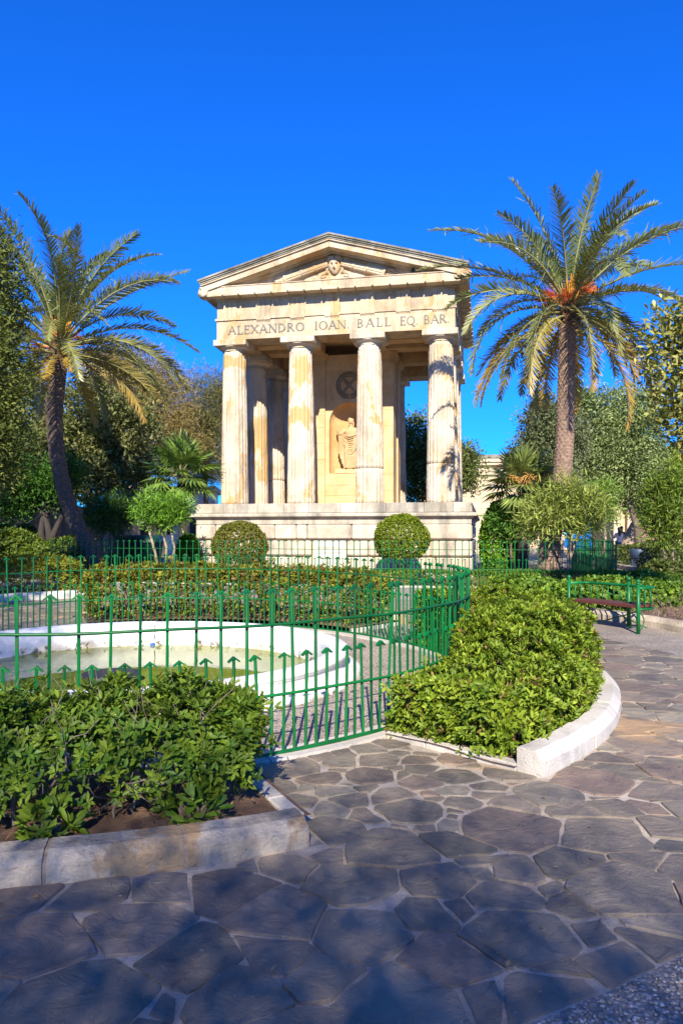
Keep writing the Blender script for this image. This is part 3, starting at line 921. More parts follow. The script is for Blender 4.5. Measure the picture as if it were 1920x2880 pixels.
# kerb under the front railing and soil of the bed
kb = empty('bed_kerb', T(-7.5, VF - .12), TH); kb['kind'] = 'structure'
for i in range(17):
    B().cbox(i * .9 + .004, i * .9 + .896, 0, 0.2, 0.13, 0.262, 0.012).obj('kerb_stone', 'edging_stone', kb)
b = B(); vs = []
for iv in range(13):
    for iu in range(29):
        p = T(-7.1 + 15 * iu / 28, VF + .1 + 14 * iv / 12)
        vs.append((p.x, p.y, 0.245 + 0.05 * abs(noise.noise(Vector((p.x, p.y, 9))))))
b.add(vs, [(j * 29 + i, j * 29 + i + 1, j * 29 + i + 30, j * 29 + i + 29) for j in range(12) for i in range(28)]).obj('soil_bed', 'soil', None, fix=False, kind='structure')
# ------------------------------------------------------------------ the monument
tm = empty('monument', TO, TH, 'cream limestone Doric temple monument with inscribed architrave and carved pediment', 'monument')
GZ, PT = 0.23, 2.56
HW, VFR, VBK = 4.47, -1.0, 7.95           # podium half width, front and back
S = 2.31
rt = random.Random(3)
# podium: recessed core, coursed blocks with chamfered joints, moulded cornice, top slabs
core = B().box(-HW + .16, HW - .16, VFR + .16, VBK - .16, 0.0, 2.2).obj('podium', 'limestone_wall', tm)
def rock_block(x0, x1, y0, y1, z0, z1, mat='podium_stone', c=0.045, parent=core, name='stone_block'):
    return B().cbox(x0 + .003, x1 - .003, y0 + .003, y1 - .003, z0 + .003, z1 - .003, c).obj(name, mat, parent)
courses = [(0.85, 0.39), (1.37, 0.885), (1.885, 1.41)]
for ci, (zt, zb) in enumerate(courses):
    # front face; the inscribed slab takes the middle of the two lower courses
    edges = [-HW]
    while edges[-1] < HW - 0.9:
        edges.append(edges[-1] + rt.uniform(0.62, 1.25))
    edges[-1] = HW
    if ci < 2:
        edges = [e for e in edges if abs(abs(e) - 0.55) > .3 and abs(e) > .5] + [-0.56, 0.56]
    else:
        edges = [e for e in edges if abs(abs(e) - 0.72) > .25 and abs(e) > .7] + [-0.72, 0.72]
    edges.sort()
    for a, b_ in zip(edges[:-1], edges[1:]):
        if ci < 2 and a >= -0.57 and b_ <= 0.57:
            continue
        rock_block(a, b_, VFR + rt.uniform(-.004, .004), VFR + .3, zb, zt)
    for s in (-1, 1):
        y = VFR + .3
        while y < VBK - .3:
            y2 = min(y + rt.uniform(.8, 1.3), VBK)
            x0, x1 = (HW - .3, HW) if s > 0 else (-HW, -HW + .3)
            rock_block(x0, x1, y, y2, zb, zt)
            y = y2
B().box(-HW - .03, HW + .03, VFR - .03, VBK + .03, 0.10, 0.375).obj('plinth', 'podium_stone', tm)
# inscribed slab
pl = B().cbox(-0.53, 0.53, VFR + .115, VFR + .28, 0.36, 1.40, .008).obj('inscription_slab', 'plaque_stone', tm)
def text_mesh(body, size, ext=0.002):
    cu = bpy.data.curves.new('txt', 'FONT')
    cu.body = body; cu.size = size; cu.align_x = 'CENTER'; cu.extrude = ext; cu.resolution_u = 2
    o = bpy.data.objects.new('txt', cu)
    col.objects.link(o)
    me = bpy.data.meshes.new_from_object(o.evaluated_get(bpy.context.evaluated_depsgraph_get()))
    bpy.data.objects.remove(o)
    return me
for k, (tx, sz) in enumerate((('MONVMENTVM HOC', .088), ('COLLATIONE POPVLI', .088), ('MELITENSIVM', .088), ('D  MDCCCX', .088))):
    me = text_mesh(tx, sz)
    link('lettering', me, 'lead', pl, loc=(0, VFR + .113, 1.115 - k * .165), rot=(R(90), 0, 0))
# mouldings of the podium: profile swept round the four sides
def sweep_rect(prof, hw, y0, y1, name, mat, parent, smooth=False):
    """prof: (outset, z) pairs run round a rectangle"""
    b = B(); vs = []
    for sx, sy in ((-1, 0), (1, 0), (1, 1), (-1, 1)):
        for o_, z in prof:
            vs.append((sx * (hw + o_), (y0 - o_) if sy == 0 else (y1 + o_), z))
    k = len(prof)
    fs = [(c * k + j, ((c + 1) % 4) * k + j, ((c + 1) % 4) * k + (j + 1) % k, c * k + (j + 1) % k) for c in range(4) for j in range(k)]
    return b.add(vs, fs).obj(name, mat, parent, smooth)
sweep_rect([(-.3, 1.895), (-.02, 1.895), (-.02, 2.03), (.0, 2.05), (.03, 2.075), (.06, 2.10), (.115, 2.125), (.15, 2.14), (.155, 2.20), (.14, 2.225), (.09, 2.24), (.05, 2.25), (-.3, 2.25)], HW, VFR, VBK, 'podium_cornice', 'podium_grey', tm)
slab = B().box(-HW + .1, HW - .1, VFR + .1, VBK - .1, 2.24, PT - .004).obj('floor_slab', 'limestone_wall', tm)
x = -HW
while x < HW - .01:
    x2 = x + rt.uniform(.55, 1.2)
    if x2 > HW - .5:
        x2 = HW
    rock_block(x, x2, VFR - .005, VFR + .75, 2.252, PT, c=.012, parent=slab, mat='podium_grey', name='floor_block')
    x = x2
for s in (-1, 1):
    y = VFR + .75
    while y < VBK - .01:
        y2 = y + rt.uniform(.8, 1.3)
        if y2 > VBK - .5:
            y2 = VBK
        x0, x1 = (HW - .6, HW) if s > 0 else (-HW, -HW + .6)
        rock_block(x0, x1, y, y2, 2.252, PT, c=.012, parent=slab, mat='podium_grey', name='floor_block')
        y = y2

# fluted Doric columns
def drum_mesh(z0, z1, seed):
    NA, NH = 100, max(3, int((z1 - z0) / .12))
    vs, fs = [], []
    for j in range(NH + 1):
        z = z0 + (z1 - z0) * j / NH
        t = (z - PT) / (7.70 - PT)
        r = 0.475 - 0.06 * t - 0.022 * t * t
        fl = 1.0 if t < .965 else max(0, (1 - t) / .035)
        e = min(j, NH - j)
        for i in range(NA):
            a = 2 * math.pi * i / NA
            ph = (i % 5) / 5.0
            dep = 0.046 * math.sin(math.pi * ph) ** .8 * fl if ph else 0
            q = Vector((math.cos(a) * 1.6, math.sin(a) * 1.6, z * 1.3 + seed * 7.7))
            wear = max(0, noise.noise(q) - .15) * 0.05 + 0.012 * max(0, noise.noise(q * 4)) + (0.018 * max(0, noise.noise(q * 3) + .25) if e == 0 else 0)
            rr = r - dep * (1 - min(1, wear * 14)) - wear
            vs.append((rr * math.cos(a), rr * math.sin(a), z))
    for j in range(NH):
        for i in range(NA):
            i2 = (i + 1) % NA
            fs.append((j * NA + i, j * NA + i2, (j + 1) * NA + i2, (j + 1) * NA + i))
    fs += [tuple(range(NA - 1, -1, -1)), tuple(NH * NA + i for i in range(NA))]
    return B().add(vs, fs).mesh('drum', False)
CUTS = [[2.56, 7.70], [2.56, 7.70], [2.56, 3.70, 7.70], [2.56, 3.82, 7.70]]
variants = [[drum_mesh(c[k] + (.003 if k else 0), c[k + 1] - .003, s * 3 + k) for k in range(len(c) - 1)] for s, c in enumerate(CUTS)]
for vset in variants:
    for me in vset:
        me.materials.append(M['limestone_column'])
ech = B().lathe([(0.0, 7.70), (0.405, 7.70), (0.41, 7.715), (0.40, 7.722), (0.412, 7.735), (0.405, 7.742), (0.43, 7.76), (0.475, 7.785), (0.525, 7.815), (0.548, 7.835), (0.54, 7.85), (0, 7.85)], 48).mesh('echinus')
ech.materials.append(M['limestone_column'])
aba = B().cbox(-.565, .565, -.565, .565, 7.848, 8.04, .012).mesh('abacus')
aba.materials.append(M['limestone_column'])
def column(u, v, k):
    root = empty('column', (u, v, 0), R(9 * k), parent=tm)
    for me in variants[k % 4]:
        link('drum', me, None, root, True)
    link('echinus', ech, None, root, True)
    link('abacus', aba, None, root, rot=(0, 0, -R(9 * k)))
for i in range(4):
    for j in range(4):
        if j in (1, 2) and i in (1, 2):
            continue
        column(-1.5 * S + i * S, j * S, i if j == 0 else i + j)

# entablature
AV0, AV1, AH = -.47, 3 * S + .47, 1.5 * S + .47
def frame_ring(z0, z1, out, inn, name, mat):
    b = B()
    o0, o1, oh = AV0 - out, AV1 + out, AH + out
    b.box(-oh, oh, o0, AV0 + inn, z0, z1).box(-oh, oh, AV1 - inn, o1, z0, z1)
    b.box(-oh, -AH + inn, AV0 + inn, AV1 - inn, z0, z1).box(AH - inn, oh, AV0 + inn, AV1 - inn, z0, z1)
    return b.obj(name, mat, tm)
def rough_face(name, x0, x1, z0, z1, y, mat, seed, worn):
    """front facing of the beam, with the flaked patches of its left half in real relief"""
    nx, nz = 110, 12
    vs, fs = [], []
    for j in range(nz + 1):
        for i in range(nx + 1):
            x = x0 + (x1 - x0) * i / nx; z = z0 + (z1 - z0) * j / nz
            w = worn(x, z)
            q = Vector((x * 3.1, z * 3.1, seed))
            d = w * max(0.0, noise.noise(q) + .25) * .07 + w * .02 * noise.noise(q * 5)
            vs.append((x, y + max(-.005, d), z))
    fs = [(j * (nx + 1) + i, j * (nx + 1) + i + 1, (j + 1) * (nx + 1) + i + 1, (j + 1) * (nx + 1) + i) for j in range(nz) for i in range(nx)]
    return B().add(vs, fs).obj(name, mat, arch, fix=False)
arch = frame_ring(8.04, 8.68, 0.0, .94, 'architrave', 'limestone')
rough_face('weathered_face', -AH, AH, 8.04, 8.68, AV0 - .008, 'limestone', 2.0, lambda x, z: max(0, min(1, (-0.6 - x) / 1.2)) if z > 8.1 or x > -2.8 else 1.0)
frame_ring(8.68, 8.75, .045, .9, 'taenia', 'limestone')
fr = frame_ring(8.75, 9.33, -.012, .9, 'frieze', 'limestone')
trig = B()
for q in range(3):
    xq = -.235 + q * .157
    f = lambda a, c, d: (a, d, c)
    trig.prism([(xq + .012, 8.752), (xq + .145, 8.752), (xq + .145, 9.25), (xq + .012, 9.25)], f, -.045, 0.03)
trig.box(-.24, .24, -.05, .03, 9.25, 9.33)
trig.box(-.24, .24, -.018, .03, 8.752, 9.25)
trig = trig.mesh('triglyph'); trig.materials.append(M['limestone'])
reg = B().box(-.24, .24, -.04, .01, 8.645, 8.68)
for q in range(6):
    reg.tube([(-.20 + q * .08, -.018, 8.647), (-.20 + q * .08, -.018, 8.605)], [.014, .022], 6)
reg = reg.mesh('regula'); reg.materials.append(M['limestone'])
for i in range(7):
    u = -1.5 * S + i * S / 2
    link('triglyph', trig, None, fr, loc=(u, AV0 + .012, 0))
    if i >= 1:
        link('regula', reg, None, arch, loc=(u, AV0 - .005, 0))
for i in range(7):
    link('triglyph', trig, None, fr, loc=(AH - .012, i * S / 2, 0), rot=(0, 0, R(90)))
    link('regula', reg, None, arch, loc=(AH + .005, i * S / 2, 0), rot=(0, 0, R(90)))
# ceiling over the porch
ceil = B().box(-AH + .3, AH - .3, AV0 + .3, AV1 - .3, 8.52, 8.62).obj('porch_ceiling', 'limestone_wall', tm)
for u in (-1.5, 1.5):
    B().box(u * .77 - .3, u * .77 + .3, AV0 + .94, 2.4, 8.10, 8.519).obj('ceiling_beam', 'limestone_wall', ceil)
for v in (1.15, 2.31, 4.62):
    for s in (-1, 1):
        x0, x1 = sorted((s * 1.46, s * (AH - .94)))
        B().box(x0, x1, v - .28, v + .28, 8.12, 8.519).obj('ceiling_beam', 'limestone_wall', ceil)
# cornice with mutules
sweep_rect([(-.5, 9.33), (.03, 9.33), (.04, 9.40), (.40, 9.425), (.41, 9.44), (.41, 9.66), (.435, 9.675), (.435, 9.70), (.38, 9.715), (-.5, 9.715)], AH, AV0, AV1, 'cornice', 'limestone', tm)
co_ = bpy.data.objects['cornice']
mut = B().cbox(-.25, .25, -.36, -.02, 9.375, 9.432, .006)
mut = mut.mesh('mutule'); mut.materials.append(M['limestone'])
nm = 15
for i in range(nm):
    link('mutule', mut, None, co_, loc=(-AH - .2 + (2 * AH + .4) * (i + .5) / nm, AV0 - .08, 0))
for i in range(13):
    link('mutule', mut, None, co_, loc=(AH + .08, AV0 + (AV1 - AV0) * (i + .5) / 13, 0), rot=(0, 0, R(90)))
# broken, crumbled corner of the cornice
def rubble(name, c, size, n, mat, parent, seed):
    rr_ = random.Random(seed)
    bm = bmesh.new()
    bmesh.ops.create_icosphere(bm, subdivisions=3, radius=1)
    for v in bm.verts:
        d = 1 + .22 * noise.noise(v.co * 2 + Vector((seed, 0, 0))) + .1 * noise.noise(v.co * 6)
        v.co = Vector((max(-.8, min(.8, v.co.x)), max(-.8, min(.8, v.co.y)), max(-.75, min(.75, v.co.z)))) * d
        v.co = Vector((v.co.x * size[0] + c[0], v.co.y * size[1] + c[1], v.co.z * size[2] + c[2]))
    me = bpy.data.meshes.new(name); bm.to_mesh(me); bm.free()
    return link(name, me, mat, parent)
rubble('broken_corner', (-AH - .30, AV0 - .30, 9.53), (.25, .25, .22), 1, 'limestone', co_, 3)
rubble('broken_corner', (AH + .28, AV0 - .32, 9.60), (.27, .22, .20), 1, 'limestone', co_, 8)
# pediment and roof
EW, AP = 4.36, 11.12
ped = empty('pediment', parent=tm)
f3 = lambda a, c, d: (a, d, c)
B().prism([(-AH, 9.70), (AH, 9.70), (0, 10.78)], f3, AV0 + .10, AV0 + .4).obj('tympanum', 'limestone', ped)
B().prism([(-AH, 9.70), (AH, 9.70), (0, 10.78)], f3, AV1 - .4, AV1 - .1).obj('tympanum', 'limestone', ped)
def rake(dz0, dz1, v0, v1, ew, name, mat, seg=5):
    """two sloping bands of the gable, each cut into stones"""
    sl = (AP - 9.90) / EW
    for s in (-1, 1):
        for k in range(seg):
            x0, x1 = ew * k / seg, ew * (k + 1) / seg - .006
            zz = lambda x, d: AP - sl * x + d
            pts = [(s * x0, zz(x0, dz0)), (s * x1, zz(x1, dz0)), (s * x1, zz(x1, dz1)), (s * x0, zz(x0, dz1))]
            j = rt.uniform(-.005, .005)
            B().prism(pts, f3, v0 + j, v1).obj(name, mat, ped)
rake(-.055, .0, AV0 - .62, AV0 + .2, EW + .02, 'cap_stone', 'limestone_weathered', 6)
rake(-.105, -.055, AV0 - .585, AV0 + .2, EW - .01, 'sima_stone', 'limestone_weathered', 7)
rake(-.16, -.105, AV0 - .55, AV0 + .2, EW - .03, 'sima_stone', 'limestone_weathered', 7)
rake(-.205, -.16, AV0 - .53, AV0 + .2, EW - .05, 'fillet_stone', 'limestone', 4)
rake(-.40, -.205, AV0 - .47, AV0 + .2, EW - .12, 'raking_cornice_stone', 'limestone', 5)
rake(-.46, -.40, AV0 - .09, AV0 + .2, EW - .42, 'bed_mould', 'limestone', 3)
sl = (AP - 9.90) / EW
for s in (-1, 1):
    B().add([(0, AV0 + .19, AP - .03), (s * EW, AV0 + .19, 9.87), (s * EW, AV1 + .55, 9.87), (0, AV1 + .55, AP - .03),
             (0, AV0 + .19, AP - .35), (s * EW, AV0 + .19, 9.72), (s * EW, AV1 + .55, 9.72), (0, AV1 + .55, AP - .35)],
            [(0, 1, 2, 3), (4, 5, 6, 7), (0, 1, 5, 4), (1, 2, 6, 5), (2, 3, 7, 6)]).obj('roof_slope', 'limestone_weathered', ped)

# carved relief of the tympanum: mask, two reversed torches, ribbons
YT = AV0 + .10
rel = tm
def remesh(parts_b, name, mat, parent, vox=0.012, smooth_it=3, **kw):
    me = parts_b.mesh(name)
    o = bpy.data.objects.new(name, me); col.objects.link(o)
    md = o.modifiers.new('r', 'REMESH'); md.mode = 'VOXEL'; md.voxel_size = vox
    ms = o.modifiers.new('s', 'SMOOTH'); ms.iterations = smooth_it; ms.factor = .5
    dg = bpy.context.evaluated_depsgraph_get(); dg.update()
    m2 = bpy.data.meshes.new_from_object(o.evaluated_get(dg))
    bpy.data.objects.remove(o)
    return link(name, m2, mat, parent, True, **kw)
# mask: face with open eyes and mouth, wavy hair, hanging locks
mk = B()
cu_, cz = 0.07, 10.27
NU, NV = 22, 24
vs, fs = [], []
for j in range(NV + 1):
    for i in range(NU + 1):
        x = -1 + 2 * i / NU; z = -1 + 2 * j / NV
        rr_ = math.sqrt(x * x + z * z)
        px_, pz_ = x, z
        wd = .20 * (1 - .16 * max(0, -z))
        hgt = math.sqrt(max(0, 1 - min(1, x * x * .92 + z * z * .92)))
        y = -.17 * hgt
        if abs(x) < .17 and -.15 < z < .3:
            y -= .05 * (1 - abs(x) / .17) * (1 - (z + .15) / .5)
        for ex in (-.38, .38):
            d = math.hypot((x - ex) / .22, (z - .17) / .12)
            if d < 1: y += .10 * (1 - d * d) ** .5
            d2 = math.hypot((x - ex) / .30, (z - .38) / .09)
            if d2 < 1: y -= .025 * (1 - d2)
        d = math.hypot(x / .24, (z + .47) / .17)
        if d < 1: y += .12 * (1 - d * d) ** .4
        elif d < 1.5: y -= .025 * (1.5 - d)
        vs.append((cu_ + x * wd, YT - .02 + y, cz + z * .265))
for j in range(NV):
    for i in range(NU):
        xc = -1 + 2 * (i + .5) / NU; zc = -1 + 2 * (j + .5) / NV
        if xc * xc + zc * zc < 1.1:
            fs.append((j * (NU + 1) + i, j * (NU + 1) + i + 1, (j + 1) * (NU + 1) + i + 1, (j + 1) * (NU + 1) + i))
msk = B().add(vs, fs).obj('mask', 'limestone', rel, True, fix=False)
hb = B()
for s in (-1, 1):
    for k in range(5):
        pts = []
        for t in range(9):
            q = t / 8
            pts.append((cu_ + s * (.02 + q * (.235 + .012 * k)), YT - .12 + .05 * q, cz + .225 + k * .022 - q * q * (.14 - .01 * k) + .014 * math.sin(q * 11 + k)))
        hb.tube(pts, [.024 * (1 - .5 * abs(t / 8 - .4)) for t in range(9)], 6)
    for k in range(4):
        pts = [(cu_ + s * (.22 + .02 * k + .012 * math.sin(t * 1.7 + k)), YT - .05, cz + .08 - t * .045) for t in range(8)]
        hb.tube(pts, [.02 - .0015 * t for t in range(8)], 6)
    for t in range(3):
        hb.sphere((cu_ + s * (.16 + .05 * t), YT - .05, cz + .31 + .01 * t), (.04, .04, .018), 8, 5)
hb.obj('hair', 'limestone', msk, True)
for s, sgn in ((-1, 0), (1, 0)):
    p0 = Vector((cu_ + s * .22, YT - .06, 10.335)); p1 = Vector((cu_ + s * 1.62, YT - .07, 9.925))
    tor = B()
    n = 14
    ax = (p1 - p0)
    vs, fs = [], []
    for k in range(2):
        c = p0 + ax * k
        r0 = .095 + .045 * k
        a1 = ax.normalized(); a2 = Vector((0, 1, 0)); a3 = a1.cross(a2)
        for i in range(28):
            an = 2 * math.pi * i / 28
            rr_ = r0 * (1 if i % 4 else .84)
            vs.append(c + (a2 * math.cos(an) + a3 * math.sin(an)) * rr_)
    fs = [(i, (i + 1) % 28, 28 + (i + 1) % 28, 28 + i) for i in range(28)] + [tuple(range(28)), tuple(range(28, 56))]
    to = tor.add(vs, fs).obj('torch', 'limestone', rel)
    for q in (.3, .62):
        c = p0 + ax * q
        r0 = .10 + .045 * q
        bd = B()
        for sg in (-1, 1):
            pts = []
            for i in range(13):
                an = math.pi * (i / 12) + math.pi / 2
                pts.append(c + a1 * sg * (.06 * (i / 12 - .5) * 2) + (a2 * math.cos(an) + a3 * math.sin(an)) * (r0 + .006))
            bd.tube(pts, .013, 5)
        bd.obj('binding', 'limestone', to)
    B().tube([p1 - a1 * .03, p1 + a1 * .05], [.155, .165], 20).obj('torch_collar', 'limestone', to)
    fl = B()
    for k in range(9):
        z0 = (k - 4) * .036
        pts = []
        for t in range(8):
            q = t / 7
            pts.append(p1 + a1 * (.06 + q * (.46 - .025 * abs(k - 4))) + a3 * 0 + Vector((0, -.02 + .05 * q * (k % 2), z0 * (1 - .3 * q) + .03 * math.sin(q * 7 + k * 1.3) + .02 * q)))
        fl.tube(pts, [.030, .040, .042, .040, .036, .030, .022, .008], 6)
    fl.obj('flame', 'limestone', rel, True)
    rbn = B()
    for k in range(2):
        pts = []
        for t in range(14):
            q = t / 13
            pts.append((cu_ + s * (.24 + .20 * q + .05 * math.sin(q * 8 + k)), YT - .012, 10.12 - .26 * q + .10 * k * q + .03 * math.sin(q * 9 + 2 * k)))
        rbn.tube(pts, .026, 6, ell=.5)
    rbn.obj('ribbon', 'limestone', rel, True)

# inscription cut on the architrave: serif capitals
def gl_stroke(b, p, q, w):
    p, q = Vector(p), Vector(q)
    n = Vector((-(q - p).y, (q - p).x)).normalized() * w / 2
    b.append([p - n, q - n, q + n, p + n])
def gl_arc(b, cx, cy, rx, ry, a0, a1, thick, thin=.05, n=14):
    for k in range(n):
        t0, t1 = a0 + (a1 - a0) * k / n, a0 + (a1 - a0) * (k + 1) / n
        def wd(t):
            return thin + (thick - thin) * abs(math.cos(t)) ** 1.2
        b.append([Vector((cx + rx * math.cos(t0), cy + ry * math.sin(t0))), Vector((cx + rx * math.cos(t1), cy + ry * math.sin(t1))),
                  Vector((cx + (rx - wd(t1)) * math.cos(t1), cy + (ry - wd(t1)) * math.sin(t1))), Vector((cx + (rx - wd(t0)) * math.cos(t0), cy + (ry - wd(t0)) * math.sin(t0)))])
def serif(b, x, y, w=.24):
    s = .045 if y < .5 else -.045
    b.append([Vector((x - w / 2, y)), Vector((x + w / 2, y)), Vector((x + w / 2, y + s)), Vector((x - w / 2, y + s))])
def glyph(ch):
    b = []
    K, N_ = .165, .08
    H = math.pi / 2
    if ch == 'A':
        gl_stroke(b, (.06, 0), (.42, 1), N_ + .02); gl_stroke(b, (.42, 1), (.80, 0), K); gl_stroke(b, (.18, .36), (.66, .36), N_); serif(b, .06, 0); serif(b, .80, 0, .27)
        return b, .9
    if ch == 'L':
        gl_stroke(b, (.15, 0), (.15, 1), K); gl_stroke(b, (.1, .03), (.62, .03), N_); gl_stroke(b, (.60, 0), (.63, .24), N_); serif(b, .15, 1, .3); serif(b, .12, 0, .2)
        return b, .68
    if ch == 'E':
        gl_stroke(b, (.15, 0), (.15, 1), K)
        for y in (.03, .52, .97): gl_stroke(b, (.1, y), (.58 if y != .52 else .46, y), N_)
        gl_stroke(b, (.58, 0), (.61, .2), N_); gl_stroke(b, (.57, 1), (.57, .82), N_); gl_stroke(b, (.46, .42), (.46, .62), N_); serif(b, .12, 0, .2); serif(b, .12, 1, .2)
        return b, .68
    if ch == 'X':
        gl_stroke(b, (.08, 1), (.76, 0), K); gl_stroke(b, (.74, 1), (.06, 0), N_ + .015)
        for x in (.08, .76): serif(b, x, 0); serif(b, x, 1)
        return b, .85
    if ch == 'N':
        gl_stroke(b, (.12, 0), (.12, 1), N_ + .01); gl_stroke(b, (.10, 1), (.78, 0), K); gl_stroke(b, (.78, 0), (.78, 1), N_ + .01); serif(b, .12, 0); serif(b, .09, 1); serif(b, .78, 1)
        return b, .9
    if ch == 'D':
        gl_stroke(b, (.15, 0), (.15, 1), K); gl_arc(b, .28, .5, .55, .5, -H, H, K); gl_stroke(b, (.1, .028), (.3, .028), N_); gl_stroke(b, (.1, .972), (.3, .972), N_)
        return b, .9
    if ch == 'R':
        gl_stroke(b, (.15, 0), (.15, 1), K); gl_arc(b, .32, .74, .30, .26, -H, H, K); gl_stroke(b, (.1, .972), (.33, .972), N_); gl_stroke(b, (.2, .5), (.33, .5), N_); gl_stroke(b, (.36, .5), (.74, 0), K); serif(b, .15, 0, .28); serif(b, .76, 0, .2)
        return b, .82
    if ch == 'B':
        gl_stroke(b, (.15, 0), (.15, 1), K); gl_arc(b, .32, .75, .26, .25, -H, H, K); gl_arc(b, .32, .265, .33, .265, -H, H, K)
        for y in (.028, .515, .972): gl_stroke(b, (.1, y), (.34, y), N_)
        return b, .76
    if ch in 'OQ':
        gl_arc(b, .5, .5, .46, .5, 0, 2 * math.pi, K, n=26)
        if ch == 'Q': gl_stroke(b, (.5, .1), (.98, -.22), K * .8)
        return b, 1.02
    if ch == 'I':
        gl_stroke(b, (.17, 0), (.17, 1), K); serif(b, .17, 0, .3); serif(b, .17, 1, .3)
        return b, .4
    if ch == '.':
        gl_stroke(b, (.1, .06), (.22, .06), .12)
        return b, .3
    return b, .35
ins = empty('inscription', parent=tm)
def word(txt, u0, u1):
    gs = [glyph(c) for c in txt]
    hgt = .275
    tot = sum(w for _, w in gs)
    s = (u1 - u0) / tot
    x = u0
    for polys, w in gs:
        b = B()
        for pg in polys:
            b.prism([(x + p.x * min(s, hgt * 1.15), 8.215 + p.y * hgt) for p in pg], f3, AV0 - .022, AV0 + .045)
        b.obj('letter', 'lead', ins)
        x += w * s
def ux(px):
    a = (px - 960) / FPX
    y = AV0
    bx, by = TO.x + Vv.x * y, TO.y + Vv.y * y
    return (a * by - bx) / (U.x - a * U.y)
zx = lambda q: ux(540 + q * .5102)
word('ALEXANDRO', zx(200), zx(628)); word('IOAN.', zx(675), zx(868)); word('BALL', zx(908), zx(1106)); word('EQ.', zx(1146), zx(1246)); word('BAR.', zx(1276), zx(1420))

# cella: antae, wall with the arched niche and the wreath panel
CW, C0, C1 = 1.57, 2.40, 4.55
cel = empty('cella', parent=tm)
NZ0, NR, NSP, NCU = 3.78, .73, 5.63, 0.0
def niche_wall():
    b = B()
    x0, x1, z0, z1, y = -.9, .9, PT, 8.1, C0 + .10
    arcp = [(NR * math.cos(math.pi * k / 20), NSP + NR * math.sin(math.pi * k / 20)) for k in range(21)]
    # front face round the opening
    q = lambda pts: b.add([(x, y, z) for x, z in pts], [tuple(range(len(pts)))])
    q([(x0, z0), (x1, z0), (x1, NZ0), (x0, NZ0)])
    q([(x0, NZ0), (-NR, NZ0), (-NR, NSP), (x0, NSP)]); q([(NR, NZ0), (x1, NZ0), (x1, NSP), (NR, NSP)])
    top = 6.48
    for k in range(20):
        (xa, za), (xb, zb) = arcp[k], arcp[k + 1]
        tx = lambda c: x1 * c / NR if abs(c) < NR else math.copysign(x1, c)
        q([(xb, zb), (xa, za), (tx(xa), NSP if k == 0 else top), (tx(xb), NSP if k == 19 else top)] if 0 < k < 19 else [(xb, zb), (xa, za), (tx(xa), NSP if k == 0 else top), (tx(xb), NSP if k == 19 else top)])
    # corners left open by the fan
    q([(x1, NSP), (x1, top), (x1 * arcp[1][0] / NR, top)]); q([(x0, NSP), (x0, top), (x0 * arcp[1][0] / NR, top)])
    q([(x0, top), (-.68, top), (-.68, 7.5), (x0, 7.5)]); q([(.68, top), (x1, top), (x1, 7.5), (.68, 7.5)]); q([(x0, 7.5), (x1, 7.5), (x1, z1), (x0, z1)])
    return b.obj('niche_wall', 'limestone_wall', cel, fix=False)
niche_wall()
nb = B(); vs, fs = [], []
yN = C0 + .10
NA_ = 16
zs = [NZ0, 4.4, 5.0, NSP]
for z in zs:
    for k in range(NA_ + 1):
        a = math.pi * k / NA_
        vs.append((NR * math.cos(a), yN + .72 * NR * math.sin(a), z))
for j in range(1, 9):
    t = (math.pi / 2) * j / 8
    for k in range(NA_ + 1):
        a = math.pi * k / NA_
        vs.append((NR * math.cos(a) * math.cos(t) , yN + .72 * NR * math.sin(a) * math.cos(t), NSP + NR * math.sin(t)))
k_ = NA_ + 1
fs = [(j * k_ + i, j * k_ + i + 1, (j + 1) * k_ + i + 1, (j + 1) * k_ + i) for j in range(len(zs) + 7) for i in range(NA_)]
# sill of the niche
fl_ = [(NR * math.cos(math.pi * k / NA_), yN + .72 * NR * math.sin(math.pi * k / NA_), NZ0) for k in range(k_)]
nb.add(vs, fs).add(fl_, [tuple(range(k_))]).obj('niche', 'niche_stone', cel, True, fix=False)
# panel with laurel wreath over crossed torches
B().box(-.68, .68, yN + .035, yN + .12, 6.48, 7.5).obj('panel', 'limestone_wall', cel)
wr = B()
wc = Vector((0, yN + .02, 6.98))
rw = random.Random(6)
for k in range(52):
    a = 2 * math.pi * k / 52
    for q in (-1, 0, 1):
        r = .40 + q * .045
        p = wc + Vector((r * math.cos(a), -.015 * (1 - abs(q)), r * math.sin(a)))
        d = 1 if math.cos(a) < 0 else -1
        tdir = Vector((-math.sin(a), 0, math.cos(a))) * (-d if math.sin(a) else 1)
        tdir = (tdir + Vector((math.cos(a), 0, math.sin(a))) * q * .6 + Vector((0, -.25, 0))).normalized()
        wr.tube([p, p + tdir * .04, p + tdir * .085], [.008, .021, .003], 5)
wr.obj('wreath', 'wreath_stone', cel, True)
cb = B()
for s in (-1, 1):
    cb.tube([wc + Vector((-.31 * s, 0, -.33)), wc + Vector((.31 * s, 0, .33))], [.035, .06], 8)
cb.obj('crossed_torches', 'wreath_stone', cel)
